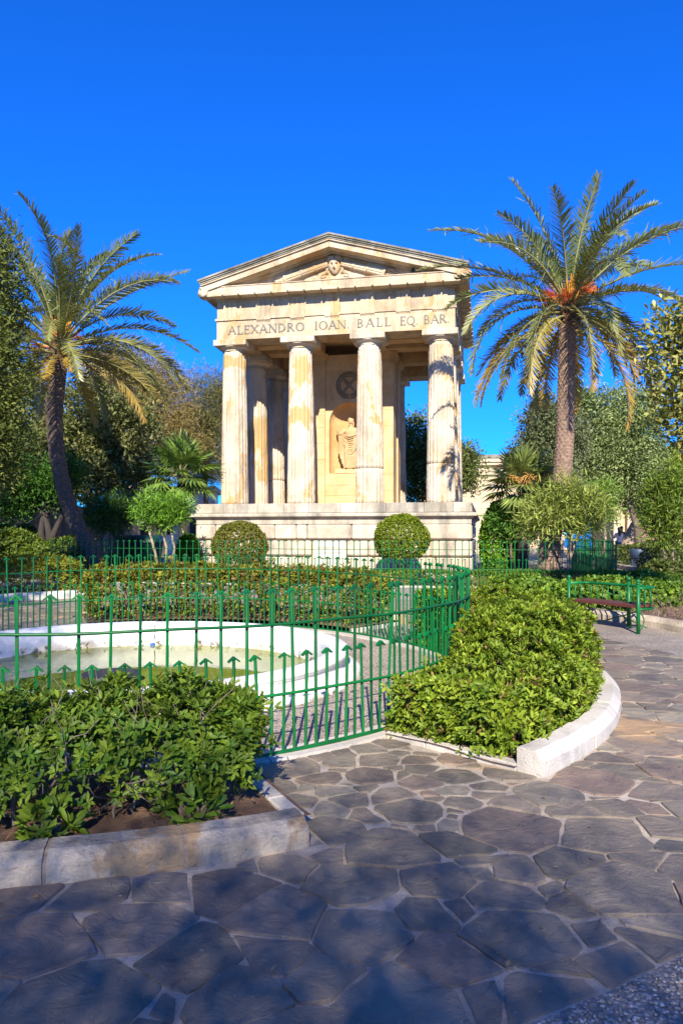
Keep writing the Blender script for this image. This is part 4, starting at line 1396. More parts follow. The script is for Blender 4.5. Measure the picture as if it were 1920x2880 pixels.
# body of the cella in courses
cb = B()
cb.box(-CW, CW, C0 + .68, C1, PT, 8.1)
cb.box(-CW, -.95, C0 + .12, C0 + .68, PT, 8.1).box(.95, CW, C0 + .12, C0 + .68, PT, 8.1)
cb.box(-.95, .95, C0 + .12, C0 + .68, PT, NZ0 - .002).box(-.95, .95, C0 + .23, C0 + .68, 6.47, 8.1)
cb.obj('wall', 'limestone_wall', cel)
for s in (-1, 1):
    for v0, v1 in ((C0, C0 + .7), (C1 - .7, C1 + .1)):
        x0, x1 = sorted((s * .87, s * (CW + .06)))
        zc = PT
        an = empty('pilaster', parent=cel)
        while zc < 7.7:
            z2 = min(zc + .58, 7.72)
            if z2 > 7.6: z2 = 7.72
            B().box(x0, x1, v0, v1, zc + .0025, z2 - .0025).obj('stone_course', 'limestone_wall', cel)
            zc = z2
        bpy.data.objects.remove(an)
        b = B()
        for o_, z0, z1 in ((.03, 7.722, 7.76), (.0, 7.76, 7.90), (.04, 7.90, 7.95), (.09, 7.95, 8.0), (.13, 8.0, 8.1)):
            b.box(x0 - o_, x1 + o_, v0 - o_, v1 + o_, z0, z1)
        b.obj('pilaster_capital', 'limestone_wall', cel)
# visible courses of the wall under the niche
zc = PT
for z2 in (2.98, 3.36, NZ0 - .004):
    B().box(-.868, .868, C0 + .085, C0 + .13, zc + .004, z2 - .004).obj('stone_course', 'limestone_wall', cel)
    zc = z2
B().cbox(-.52, .70, yN - .03, yN + .42, NZ0 + .002, 3.95, .01).obj('statue_base', 'limestone_wall', cel)

# draped statue in the niche (a thing of its own)
st = empty('statue', T(0.04, yN + .17, 3.95), TH, 'sandstone statue of a draped woman with raised hand standing in the arched niche', 'statue')
sb = B()
rs = random.Random(2)
def ellipse_body(rings):
    vs, fs = [], []
    n = 36
    for (z, rx, ry, ox, oy, fold) in rings:
        for i in range(n):
            a = 2 * math.pi * i / n
            k = 1 + fold * math.sin(a * 11 + z * 2.0) * .5
            vs.append((ox + rx * math.cos(a) * k, oy + ry * math.sin(a) * k, z))
    for j in range(len(rings) - 1):
        for i in range(n):
            i2 = (i + 1) % n
            fs.append((j * n + i, j * n + i2, (j + 1) * n + i2, (j + 1) * n + i))
    fs += [tuple(range(n - 1, -1, -1)), tuple((len(rings) - 1) * n + i for i in range(n))]
    sb.add(vs, fs)
ellipse_body([(0.02, .27, .19, 0, 0, .10), (.10, .25, .18, 0, 0, .13), (.35, .235, .17, .005, -.005, .12), (.62, .245, .18, .01, -.01, .08), (.88, .25, .18, .02, -.005, .05), (1.05, .22, .165, .02, 0, .03),
              (1.2, .215, .16, .015, 0, .02), (1.36, .245, .165, .01, 0, .02), (1.46, .235, .14, .01, .005, 0), (1.53, .13, .10, .01, .01, 0), (1.56, .07, .075, .01, 0, 0), (1.63, .06, .065, .01, -.005, 0)])
sb.sphere((.01, -.02, 1.75), (.098, .115, .135), 16, 12)
sb.sphere((.01, -.125, 1.735), (.016, .02, .03), 6, 5)
sb.sphere((.01, .03, 1.80), (.115, .12, .105), 14, 9)
for k in range(9):
    a = math.pi * k / 8
    sb.sphere((.01 + .10 * math.cos(a), -.05 - .045 * math.sin(a), 1.775 + .06 * math.sin(a)), .024, 7, 5)
for s in (-1, 1):
    sb.tube([(.01 + s * .09, -.03, 1.72), (.01 + s * .105, -.06, 1.62), (.01 + s * .10, -.10, 1.52)], [.028, .026, .02], 7)
sb.tube([(-.20, 0, 1.44), (-.33, -.06, 1.32), (-.40, -.12, 1.26)], [.085, .075, .06], 10)
sb.tube([(-.40, -.12, 1.26), (-.46, -.19, 1.37), (-.475, -.22, 1.47)], [.06, .045, .036], 10)
sb.sphere((-.478, -.228, 1.51), (.036, .024, .05), 8, 6)
for k in range(4):
    sb.tube([(-.503 + k * .017, -.235, 1.535), (-.51 + k * .018, -.245, 1.575), (-.505 + k * .017, -.265, 1.60 - .01 * abs(k - 1.5))], [.011, .010, .008], 6)
sb.tube([(-.448, -.24, 1.50), (-.43, -.265, 1.53), (-.435, -.28, 1.55)], [.012, .011, .009], 6)
sb.tube([(.22, 0, 1.42), (.33, -.04, 1.22), (.28, -.15, 1.10)], [.09, .08, .055], 10)
sb.sphere((.25, -.18, 1.09), (.05, .03, .035), 8, 6)
# mantle: catenary folds sweeping from the raised arm across the body
for k in range(9):
    t = k / 8
    z0 = 1.44 - .055 * k; zl = 1.26 - .115 * k; ze = 1.22 - .035 * k
    pts = []
    for i in range(13):
        q = i / 12
        x = -.34 + .09 * t + q * (.60 - .06 * t)
        z = (1 - q) ** 2 * (z0 - .05) + 2 * q * (1 - q) * (zl - .22) + q * q * (ze + .02)
        a = math.sqrt(max(0.02, 1 - ((x - .01) / .34) ** 2))
        pts.append((x, -.085 - .115 * a, z + .10 * (q - .5) * (1 - t)))
    sb.tube(pts, [(.012 + .016 * math.sin(math.pi * i / 12)) * (1.3 if k % 3 == 0 else .8) for i in range(13)], 6)
# hanging mantle end below the raised arm, stepped hem
for k in range(7):
    x = -.44 + .032 * k
    zb = .62 - .075 * k if k < 6 else .2
    pts = [(x + .02 * math.sin(q * 3), -.10 - .03 * (k % 2), 1.26 - .02 * k + (zb - 1.24) * q) for q in (0, .25, .5, .75, 1)]
    sb.tube(pts, [.026, .032, .034, .036, .040], 7)
# long vertical folds of the skirt
for k in range(13):
    a = math.pi + math.pi * (k + .5) / 13
    pts = [(.27 * math.cos(a) * (1 - .10 * q) + .004 * rs.uniform(-1, 1), .19 * math.sin(a) * (1 - .08 * q), .02 + .62 * q) for q in (0, .3, .6, 1)]
    sb.tube(pts, [.022, .020, .018, .010], 6)
sb.tube([(-.10, -.15, .9), (-.14, -.20, .62), (-.13, -.19, .35), (-.12, -.17, .05)], [.07, .075, .055, .045], 9)
for fx in (-.13, .14):
    sb.sphere((fx, -.20, .04), (.048, .10, .042), 9, 6)
remesh(sb, 'figure', 'statue_stone', st, 0.009, 1)
# ------------------------------------------------------------------ hedges and bushes
def arc_hedge(label, d0, d1, r0, r1, h0, h1, n, L, W, c0, c1, per=8, zlow=0.18, stems=30, open_=.8, skirt=1.0, hump=None, sparse=None, dry=0.0, shape='hex', rc=.16, slant=False):
    am = (d0 + d1) / 2
    bx, by = pol((r0 + r1) / 2, am)
    root = empty('hedge', (bx, by, gz(bx, by)), 0, label, 'hedge')
    a = rng.uniform(d0, d1, n); s = rng.random(n)
    rm, rh = (r0 + r1) / 2, (r1 - r0) / 2
    # rounded-box cross-section, walked evenly from the inner foot over the top to the outer foot
    hh = np.array([(hump(x) if hump else 1.0) for x in a]) * (h0 + (h1 - h0) * (a - d0) / (d1 - d0))
    hs_ = hh - zlow
    per_ = 2 * hs_ + 2 * rh
    q = s * per_
    inside, top = q < hs_, (q >= hs_) & (q < hs_ + 2 * rh)
    xr = np.where(inside, -rh, np.where(top, q - hs_ - rh, rh))
    zq = np.where(inside, q, np.where(top, hs_, per_ - q))
    ex = np.clip((np.abs(xr) - (rh - rc)) / rc, 0, 1); ez = np.clip((zq - (hs_ - rc)) / rc, 0, 1)
    k_ = ex * ez * .30 * rc
    xr = xr - np.sign(xr) * k_; z = zlow + zq - k_
    nx = np.where(top, np.sign(xr) * ex * .7, np.sign(xr))
    sn = np.where(top, 1.0, .15 + .6 * ez)
    zt = np.where(top, 1.0, ez); zm = zlow + hs_ * .5
    inn = rng.random(n) ** 2 * .16
    ar = np.radians(a)
    endf = np.minimum(a - d0, d1 - a) * rm * .01745
    shrink = np.clip(endf / .25, 0, 1) ** .5
    rr = rm + xr * (.86 + .14 * shrink) - np.sign(nx) * inn * (np.abs(nx) > .5)
    z = z * (.88 + .12 * shrink) - (zt > .9) * inn
    bumpv = np.array([noise.noise(Vector((q * .22, w * 3.0, v * 3.0))) + .6 * noise.noise(Vector((q * .6, w * 7.0, v * 7.0 + 5))) for q, w, v in zip(a, rr, z)])
    sprig = (rng.random(n) < .05) * rng.random(n) * .12 * top
    z = z + bumpv * .15 * (z > zm) + sprig
    rr = rr + nx * bumpv * .12
    if slant:
        z = z * (1 - .16 * np.clip((-26 - a) / 16, 0, 1) * np.clip((r1 - rr) / (r1 - r0), 0, 1))
    x = CX + rr * np.cos(ar); y = CY + rr * np.sin(ar)
    Pt = np.stack([x, y, z + gza(y)], 1)
    N = np.stack([nx * np.cos(ar), nx * np.sin(ar), np.clip(sn, -.1, 1) * 1.0 + .55], 1) + rng.normal(size=(n, 3)) * .35
    # the two ends of the hedge are leafy faces
    ne = int(n * .10)
    for dd, sg in ((d0, -1), (d1, 1)):
        rr2 = rng.uniform(r0 + .08, r1 - .08, ne); hc = h0 * (hump(dd) if hump else 1.0) * ((1 - .16 * np.clip((r1 - rr2) / (r1 - r0), 0, 1)) if slant and sg < 0 else 1.0); z2 = zlow + (hc - zlow) * .95 * rng.random(ne) ** .8
        a2 = np.radians(dd + sg * (rng.normal(size=ne) * .7 + 0.8 * np.sin((z2 - zlow) / h0 * 3) - 1.0))
        x2, y2 = CX + rr2 * np.cos(a2), CY + rr2 * np.sin(a2)
        Pt = np.concatenate([Pt, np.stack([x2, y2, z2 + gza(y2)], 1)])
        N = np.concatenate([N, np.stack([-sg * np.sin(a2), sg * np.cos(a2), np.full(ne, .5)], 1) + rng.normal(size=(ne, 3)) * .4])
        a = np.concatenate([a, np.degrees(a2)]); rr = np.concatenate([rr, rr2]); z = np.concatenate([z, z2]); bumpv = np.concatenate([bumpv, np.zeros(ne)])
    if sparse is not None:
        keep = sparse(a, rr, z, bumpv)
        Pt, N = Pt[keep], N[keep]
    m_ = len(Pt)
    T_ = tints(m_, c0, c1, .22)
    if dry:
        k = rng.random(m_) < dry
        T_[k] = np.array((.24, .15, .055)) * rng.uniform(.7, 1.2, (k.sum(), 1))
    C, D, Nn, LL, WW, TT = rosettes(Pt, N, per, L, W, T_, open_)
    C = C - np.array([bx, by, gz(bx, by)])
    leaves('foliage', C, D, Nn, LL, WW, TT, 'leaf_gloss', root, shape, curl=.12)
    # woody stems
    b = B()
    rr_ = random.Random(int(d0 * 7))
    for k in range(stems):
        ang = rr_.uniform(d0 + 1, d1 - 1); r = rm + rr_.uniform(-.3, .3) * (r1 - r0)
        p = Vector((*pol(r, ang), 0)) - Vector((bx, by, 0))
        hk = h0 * (hump(ang) if hump else 1.0) * (.8 if slant else 1.0)
        pts = [p.copy()]; rad = [rr_.uniform(.009, .02)]
        d = Vector((rr_.gauss(0, .35), rr_.gauss(0, .35), 1)).normalized()
        for q in range(5):
            p = p + d * hk * .2
            d = (d + Vector((rr_.gauss(0, .45), rr_.gauss(0, .45), .15))).normalized()
            pts.append(p.copy()); rad.append(rad[-1] * .78)
            if q > 0:
                for _ in range(2):
                    e2 = (d + Vector((rr_.gauss(0, .9), rr_.gauss(0, .9), rr_.gauss(.1, .4)))).normalized()
                    q2 = p + e2 * rr_.uniform(.1, .24) * (hk / h0) ** 1.5
                    b.tube([p, (p + q2) / 2 + Vector((rr_.gauss(0, .02), rr_.gauss(0, .02), .01)), q2, q2 + (e2 + Vector((0, 0, .6))).normalized() * .09], [rad[-1] * .7, rad[-1] * .55, rad[-1] * .4, .0015], 5)
        b.tube(pts, rad, 5)
    b.obj('stems', 'twig', root, True, kind='stuff')
    return root
YG0, YG1 = (0.095, 0.165, 0.012), (0.25, 0.325, 0.026)
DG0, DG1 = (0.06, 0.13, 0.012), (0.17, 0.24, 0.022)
OG0, OG1 = (0.15, 0.17, 0.018), (0.30, 0.28, 0.03)
arc_hedge('bright green clipped hedge in the curved kerb beside the right side of the round railing', -44.2, 29, RB - .02, RK - .24, .82, .80, 13000, .056, .0185, YG0, YG1, 8, zlow=.03, stems=50, dry=.04,
          hump=lambda q: (1.0 + .07 * math.sin(q * .21)) * min(1.0, .70 + .30 * max(0, (q + 44) / 16)), rc=.30, slant=True)
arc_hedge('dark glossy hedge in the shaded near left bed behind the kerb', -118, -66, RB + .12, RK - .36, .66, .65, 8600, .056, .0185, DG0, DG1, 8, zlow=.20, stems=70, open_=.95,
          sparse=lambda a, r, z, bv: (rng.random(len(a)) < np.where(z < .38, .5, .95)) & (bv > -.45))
arc_hedge('olive green hedge behind the fountain railing in front of the topiary balls', 49, 114, RB + .10, RK - .22, .86, .92, 4200, .08, .028, (0.14, 0.165, 0.015), (0.27, 0.28, 0.03), 7, zlow=.13, stems=50, dry=.10,
          sparse=lambda a, r, z, bv: rng.random(len(a)) < np.where(z < .5, .55, 1.0), shape='kite')
arc_hedge('half shaded clipped hedge behind the white kerb at the left edge', 113.5, 152, RO + .3, RO + 1.7, .80, .80, 3000, .085, .03, (0.12, 0.15, 0.014), (0.30, 0.30, 0.03), 6, zlow=.12, stems=24, shape='kite')

def bush(name, label, c, r, n, L, W, c0, c1, per=6, mat='leaf', group=None, cat='bush', trunk=None, flat=.0, rag=.12, shape='kite', core=True, open_=.9):
    """a rounded shrub; c is the centre, r the three half-axes"""
    base = Vector((c[0], c[1], gz(c[0], c[1])))
    root = empty(name, base, 0, label, cat, group)
    d = rand_unit(n)
    d[:, 2] = np.where(d[:, 2] < -.75, -d[:, 2], d[:, 2])
    bv = np.array([noise.noise(Vector(q * 2.2) + Vector(c)) + .5 * noise.noise(Vector(q * 5) + Vector(c)) for q in d])
    k = 1 + rag * bv - rng.random(n) ** 2 * .22
    Pt = d * np.array(r) * k[:, None] + np.array(c) - np.array(base)
    Pt[:, 2] = np.maximum(Pt[:, 2], .04)
    T_ = tints(n, c0, c1, .2)
    C, D, Nn, LL, WW, TT = rosettes(Pt, d + np.array((0, 0, .3)) + rng.normal(size=(n, 3)) * .35, per, L, W, T_, open_)
    leaves('foliage', C, D, Nn, LL, WW, TT, mat, root, shape)
    b = B()
    rr_ = random.Random(int(c[0] * 31 + c[1] * 7))
    for k in range(7):
        a = rr_.uniform(0, 6.28)
        e = Vector((math.cos(a) * r[0] * .6, math.sin(a) * r[1] * .6, c[2] - base.z + rr_.uniform(-.2, .5) * r[2]))
        b.tube([(rr_.gauss(0, .05), rr_.gauss(0, .05), -.02), e * .5 + Vector((0, 0, .1 * r[2])), e], [.03 * (r[0] + .4), .02, .008], 6)
    b.obj('stems', 'bark', root, True, kind='stuff')
    return root
# clipped balls in front of the podium
def topiary(label, px, py, Y, rad, c0, c1, seed):
    c = P(px, py, Y)
    root = bush('topiary_ball', label, (c.x, c.y, c.z), (rad, rad, rad * .9), 5200, .050, .030, c0, c1, 6, cat='topiary', rag=.085, group='topiary balls before the podium', open_=.8)
    b = B().tube([(0, 0, -.03), (.02, 0, .2), (0, .01, c.z - root.location.z)], [.10, .075, .06], 8).obj('trunk', 'bark', root, True)
    return root
topiary('olive clipped ball bush left of the podium inscription', 675, 1537, 21.6, .80, (.10, .125, .016), (.22, .21, .03), 1)
topiary('bright green clipped ball bush right of the podium inscription', 1128, 1517, 21.0, .77, (.10, .16, .010), (.24, .30, .02), 2)
# low box hedge inside the front railing
def row_hedge(label, u0, u1, v0, v1, h, n, c0, c1):
    p = T((u0 + u1) / 2, (v0 + v1) / 2)
    root = empty('low_hedge', (p.x, p.y, .23), TH, label, 'hedge')
    s = rng.random(n); th = np.pi * s
    cs, sn = np.cos(th), np.sin(th)
    y = (v1 - v0) / 2 * -np.sign(cs) * np.abs(cs) ** .4
    x = rng.uniform(u0, u1, n) - (u0 + u1) / 2
    z = h * np.abs(sn) ** .5
    bv = np.array([noise.noise(Vector((a * 2, b_ * 3, c_ * 3))) for a, b_, c_ in zip(x, y, z)])
    z = np.maximum(.03, z * (1 + .22 * bv))
    N = np.stack([rng.normal(size=n) * .4, -cs, sn + .4], 1)
    C, D, Nn, LL, WW, TT = rosettes(np.stack([x, y, z], 1), N, 6, .062, .026, tints(n, c0, c1, .25), .85)
    leaves('foliage', C, D, Nn, LL, WW, TT, 'leaf', root)
    b = B()
    for k in range(int((u1 - u0) * 2.5)):
        xx = random.uniform(u0, u1) - (u0 + u1) / 2
        b.tube([(xx, 0, -.02), (xx + random.gauss(0, .06), random.gauss(0, .06), h * .8)], [.014, .006], 5)
    b.obj('stems', 'twig', root, kind='stuff')
row_hedge('low bright hedge at the foot of the podium behind the straight railing', -3.4, 4.6, VF + .25, VF + .95, .36, 3000, (.12, .17, .012), (.24, .30, .02))
row_hedge('low green hedge behind the railing right of the podium', 4.62, 7.9, VF + .22, VF + .95, .40, 1500, (.08, .16, .010), (.20, .28, .018))
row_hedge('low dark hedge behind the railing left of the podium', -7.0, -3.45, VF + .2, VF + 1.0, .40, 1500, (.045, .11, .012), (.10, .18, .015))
bush('climber', 'dense bright green climber beside the right end of the podium', (4.95, 23.0, 1.35), (.62, .62, 1.25), 3000, .085, .055, (.08, .20, .010), (.19, .34, .018), 6, cat='climber', rag=.16)
bush('climber', 'narrow bright green climber against the left end of the podium', (*P(530, 1548, 23.9).xy, 0.85), (.36, .4, .7), 900, .085, .055, (.05, .15, .008), (.13, .28, .012), 6, cat='climber', rag=.2)
# ivy and shrubs of the bed behind the bench
for k, (px, py, Y, r, lab) in enumerate(((1560, 1668, 13.9, (.95, .7, .34), 'low ivy mound at the left end of the bench'), (1690, 1668, 14.3, (.9, .7, .36), 'leafy ivy bank right behind the bench back'),
                                          (1480, 1650, 15.5, (.75, .7, .32), 'ivy mound between the bright hedge and the straight railing'), (1830, 1660, 15.0, (.8, .6, .28), 'ivy patch behind the curved arm of the bench'),
                                          (1770, 1640, 17.0, (1.2, .7, .3), 'ivy bank along the far path behind the bench'))):
    c = P(px, py, Y)
    bush('ivy_bush', lab, (c.x, c.y, gz(0, Y) + r[2] * .75), r, 1500, .075, .062, (.05, .13, .012), (.19, .30, .03), 4, group='ivy mounds behind the bench', rag=.3)
def twiggy(name, label, c, w, h, n, seed, mat='twig'):
    root = empty(name, (c[0], c[1], gz(c[0], c[1])), 0, label, 'shrub')
    rr_ = random.Random(seed)
    b = B(); tips = []
    for k in range(n):
        p = Vector((rr_.uniform(-w, w) * .5, rr_.uniform(-w, w) * .4, 0))
        d = Vector((rr_.gauss(0, .5), rr_.gauss(0, .5), 1)).normalized()
        rad = rr_.uniform(.006, .012)
        pts, rads = [p.copy()], [rad]
        for q in range(5):
            p = p + d * h * .22; rad *= .75
            d = (d + Vector((rr_.gauss(0, .5), rr_.gauss(0, .5), rr_.gauss(0, .3)))).normalized()
            pts.append(p.copy()); rads.append(rad)
            e = (d + Vector((rr_.gauss(0, .9), rr_.gauss(0, .9), .2))).normalized()
            b.tube([p, p + e * h * .16, p + e * h * .28 + Vector((0, 0, .02))], [rad * .7, rad * .5, .001], 4)
            tips.append(tuple(p + e * h * .28))
        b.tube(pts, rads, 4)
    b.obj('twigs', mat, root, kind='stuff')
    tp = np.array(tips)[::2]
    C, D, Nn, LL, WW, TT = rosettes(tp, np.tile((0, 0, 1.), (len(tp), 1)) + rng.normal(size=(len(tp), 3)) * .5, 3, .06, .03, tints(len(tp), (.10, .13, .02), (.22, .16, .05)), 1.0)
    leaves('foliage', C, D, Nn, LL, WW, TT, 'leaf', root)
    return root
for k, (px, Y, lab) in enumerate(((1865, 12.9, 'brown bare twiggy shrub right of the bench by the kerb'), (1900, 14.6, 'dry twiggy shrub behind the bench near the right edge'), (1640, 13.6, 'dry twigs under the ivy behind the bench seat'))):
    twiggy('dry_shrub', lab, (P(px, 1600, Y).x, Y), .9, .42, 26, 40 + k)
# dead leaves on the bare soil of the near bed
n = 420
a = rng.uniform(-116, -20, n); r = rng.uniform(RB + .05, RK - .24, n)
ok = (a < -66) | (a > -43)
x = CX + r * np.cos(np.radians(a)); y = CY + r * np.sin(np.radians(a))
C = np.stack([x, y, np.full(n, .125)], 1)[ok]
m_ = len(C)
leaves('leaf_litter', C, np.stack([rng.normal(size=m_), rng.normal(size=m_), rng.normal(size=m_) * .15], 1), np.stack([rng.normal(size=m_) * .3, rng.normal(size=m_) * .3, np.ones(m_)], 1), rng.uniform(.03, .07, m_), rng.uniform(.015, .03, m_), tints(m_, (.26, .10, .03), (.38, .22, .09)), 'fallen_leaf', None, kind='stuff')
for k, (dg, rr_, s) in enumerate(((-78, 5.06, .11), (-86, 5.02, .10), (-70, 5.02, .13), (-96, 5.0, .1))):
    x, y = pol(rr_, dg)
    bush('seedling', ('small leafy seedling on the soil by the near kerb', 'leafy sprig on bare soil left of the others behind the near kerb', 'green weeds in the right corner of the near bed', 'tiny sprig on the reddish soil at the left edge')[k], (x, y, .15), (s, s, s * .7), 26, .085, .028, DG0, DG1, 8, cat='plant', shape='hex')

# ------------------------------------------------------------------ date palms
def palm_trunk(pts, rads, root, mat):
    pts = [Vector(p) for p in pts]
    L = [0]
    for a, b_ in zip(pts[:-1], pts[1:]):
        L.append(L[-1] + (b_ - a).length)
    tot = L[-1]
    rows = int(tot / .085)
    NA, sub = 36, 3
    vs, fs = [], []
    def at(s):
        for k in range(len(L) - 1):
            if s <= L[k + 1] or k == len(L) - 2:
                t = (s - L[k]) / (L[k + 1] - L[k])
                p0, p1, p2, p3 = pts[max(k - 1, 0)], pts[k], pts[k + 1], pts[min(k + 2, len(pts) - 1)]
                q = .5 * ((2 * p1) + (p2 - p0) * t + (2 * p0 - 5 * p1 + 4 * p2 - p3) * t * t + (3 * p1 - p0 - 3 * p2 + p3) * t ** 3)
                return q, rads[k] + (rads[k + 1] - rads[k]) * t
    N = rows * sub
    for j in range(N + 1):
        s = tot * j / N
        p, r = at(s)
        row = j // sub; fr_ = (j % sub) / sub
        for i in range(NA):
            a = 2 * math.pi * i / NA
            ph = (i / NA * 12 + (.5 if row % 2 else 0)) % 1
            boss = max(0, 1 - abs(ph - .5) * 2.3)
            d = .055 * boss * (fr_ + .25) + .02 * noise.noise(Vector((a * 3, s * 9, 1)))
            vs.append(p + Vector((math.cos(a), math.sin(a), 0)) * (r * (1 + d * 2.3)))
    for j in range(N):
        for i in range(NA):
            i2 = (i + 1) % NA
            fs.append((j * NA + i, j * NA + i2, (j + 1) * NA + i2, (j + 1) * NA + i))
    return B().add(vs, fs).obj('trunk', mat, root)
def frond(root, o, az, e0, droop, L, c0, c1, seed, leaf=.46, twist=0.0):
    rr_ = np.random.default_rng(seed)
    ns = 26
    s = np.linspace(0, 1, ns)
    e = e0 - droop * s ** 1.25
    azs = az + twist * s ** 2
    d = np.stack([np.cos(e) * np.cos(azs), np.cos(e) * np.sin(azs), np.sin(e)], 1)
    p = np.concatenate([[np.zeros(3)], np.cumsum(d[:-1] * L / (ns - 1), 0)]) + np.array(o)
    n = int(64 * L / 3)
    t = np.linspace(.16, .995, n)
    pos = np.stack([np.interp(t, s, p[:, k]) for k in range(3)], 1)
    tan = nvec(np.stack([np.interp(t, s, d[:, k]) for k in range(3)], 1))
    az_t = np.interp(t, s, azs)
    side = np.stack([-np.sin(az_t), np.cos(az_t), np.zeros(n)], 1)
    roll = rr_.normal() * .45
    up = np.cross(side, tan)
    up = nvec(np.where(up[:, 2:3] < 0, -up, up)) if False else np.cross(side, -tan) * -1
    up = np.cross(tan, side); 
    side, up = side * math.cos(roll) + up * math.sin(roll), up * math.cos(roll) - side * math.sin(roll)
    ll = leaf * (np.sin(np.clip((t - .08) / .92, 0, 1) * np.pi * .86 + .25) ** .75 * .95 + .08)
    Cs, Ds, Ns, Ls = [], [], [], []
    for sg in (-1, 1):
        f = .62 + .35 * t + rr_.normal(size=n) * .07
        wild = rr_.random(n)[:, None] ** 6 * rr_.normal(size=(n, 3)) * .8
        dd = wild + tan * f[:, None] + side * sg * (1.0 - .45 * t)[:, None] + up * (.38 + rr_.normal(size=n) * .10)[:, None] + rr_.normal(size=(n, 3)) * .05 + np.array((0, 0, -.10))
        Cs.append(pos); Ds.append(dd); Ns.append(up - side * sg * .5); Ls.append(ll * rr_.uniform(.85, 1.1, n))
    C, D, N, LL = np.concatenate(Cs), np.concatenate(Ds), np.concatenate(Ns), np.concatenate(Ls)
    tt = rr_.random((len(C), 1)) * .5 + .5 * np.concatenate([t, t])[:, None] * rr_.random()
    T_ = (np.array(c0) * (1 - tt) + np.array(c1) * tt) * rr_.uniform(.82, 1.18, (len(C), 1))
    fo = leaves('frond', C, D, N, LL, .046, T_, 'leaf_palm', root, 'strap', curl=.10)
    B().tube([tuple(q) for q in p[::3]] + [tuple(p[-1])], [.034 * (1 - .9 * k / 9) for k in range(len(p[::3]) + 1)], 5).obj('rachis', 'rachis', fo, True)
    return fo
def date_palm(label, trunk, rads, bark, nfr, L, seed, c_young, c_old, fruit, sweep=118):
    base = Vector(trunk[0])
    root = empty('date_palm', base, 0, label, 'palm', 'date palms beside the monument')
    loc = [Vector(p) - base for p in trunk]
    palm_trunk(loc, rads, root, bark)
    top = loc[-1]
    rr_ = random.Random(seed)
    # old leaf bases and fibre under the crown
    b = B()
    for k in range(80):
        a = k * 2.399; q = k / 80
        d = Vector((math.cos(a), math.sin(a), .9 + .5 * q)).normalized()
        p = top + Vector((math.cos(a), math.sin(a), 0)) * (.17 - .05 * q) + Vector((0, 0, -.62 + .8 * q))
        b.tube([p, p + d * .12, p + d * rr_.uniform(.2, .34) + Vector((0, 0, .04))], [.055, .045, .02], 5, ell=.5)
    b.obj('leaf_base', 'palm_fibre', root, kind='stuff')
    for k in range(nfr):
        q = (k + .5) / nfr
        az = k * 2.39996 + rr_.gauss(0, .22)
        e0 = R(86 - sweep * q ** .95) + rr_.gauss(0, .09)
        dr = R(40 + 52 * min(1, q * 1.3)) + rr_.gauss(0, .18)
        if q > .8:
            dr *= .75
        LL = L * (.84 + .20 * math.sin(math.pi * min(1, q * 1.1)) + rr_.gauss(0, .10))
        if q < .06:
            LL *= .78
        mixq = min(1, max(0, (q - .3) * 1.5)) * rr_.uniform(.3, 1.0)
        if q > .88:
            mixq = 1.5
        c0 = [a * (1 - mixq) + b_ * mixq for a, b_ in zip(c_young[0], c_old[0])]
        c1 = [a * (1 - mixq) + b_ * mixq for a, b_ in zip(c_young[1], c_old[1])]
        o = top + Vector((math.cos(az), math.sin(az), 0)) * .10 + Vector((0, 0, .22 - .55 * q))
        frond(root, o, az, e0, dr, LL, c0, c1, seed * 100 + k, twist=rr_.gauss(0, .35))
    # flower spathes and fruit stalks
    for k in range(fruit[0]):
        az = rr_.uniform(0, 6.28) if k % 2 else rr_.uniform(3.4, 6.0)
        d = Vector((math.cos(az) * .42, math.sin(az) * .42, 1)).normalized()
        b = B()
        for j in range(16):
            d2 = (d + Vector((rr_.gauss(0, .16), rr_.gauss(0, .16), rr_.gauss(0, .1)))).normalized()
            p = top + Vector((math.cos(az), math.sin(az), 0)) * .14 + Vector((0, 0, .1))
            b.tube([p, p + d2 * .3, p + d2 * rr_.uniform(.5, .75)], [.012, .02, .008], 4)
        b.obj('flower_spathe', 'fruit_spathe', root)
    for k in range(fruit[1]):
        az = k * 2.4 + rr_.uniform(-.3, .3)
        d = Vector((math.cos(az), math.sin(az), rr_.uniform(.15, .75))).normalized()
        b = B()
        p = top + Vector((math.cos(az), math.sin(az), 0)) * .12 + Vector((0, 0, rr_.uniform(-.1, .2)))
        L2 = rr_.uniform(.35, .6)
        b.tube([p, p + d * L2 * .6, p + d * L2], [.022, .018, .014], 5)
        for j in range(26):
            d2 = (d * 1.1 + Vector((rr_.gauss(0, .5), rr_.gauss(0, .5), rr_.gauss(-.1, .35)))).normalized()
            q = p + d * L2 * rr_.uniform(.6, 1)
            b.tube([q, q + d2 * .2, q + d2 * .4 + Vector((0, 0, -.06))], [.008, .007, .003], 3)
        b.obj('fruit_stalk', 'fruit_stalk', root)
    return root
PY0, PY1 = ((.10, .14, .042), (.25, .275, .10)), ((.19, .16, .03), (.38, .27, .065))
Y2 = 19.7
date_palm('tall straight date palm with orange fruit stalks right of the monument', [(P(1546, 1630, Y2).x, Y2, .2), P(1546, 1530, Y2), P(1562, 1440, Y2), P(1578, 1360, Y2), P(1588, 1230, Y2), P(1592, 1060, Y2), P(1597, 862, Y2)],
          [.32, .27, .25, .235, .225, .215, .21], 'palm_bark', 62, 3.55, 3, *((PY0, PY1)), (5, 17))
Y1 = 22.0
date_palm('leaning date palm with curved trunk left of the monument', [(P(292, 1620, Y1).x, Y1, .2), P(262, 1560, Y1), P(205, 1450, Y1), P(170, 1330, Y1), P(153, 1200, Y1), P(156, 1100, Y1), P(168, 970, Y1)],
          [.32, .265, .235, .22, .22, .25, .28], 'palm_bark_dark', 58, 4.2, 7, *((PY0, PY1)), (5, 5), 96)

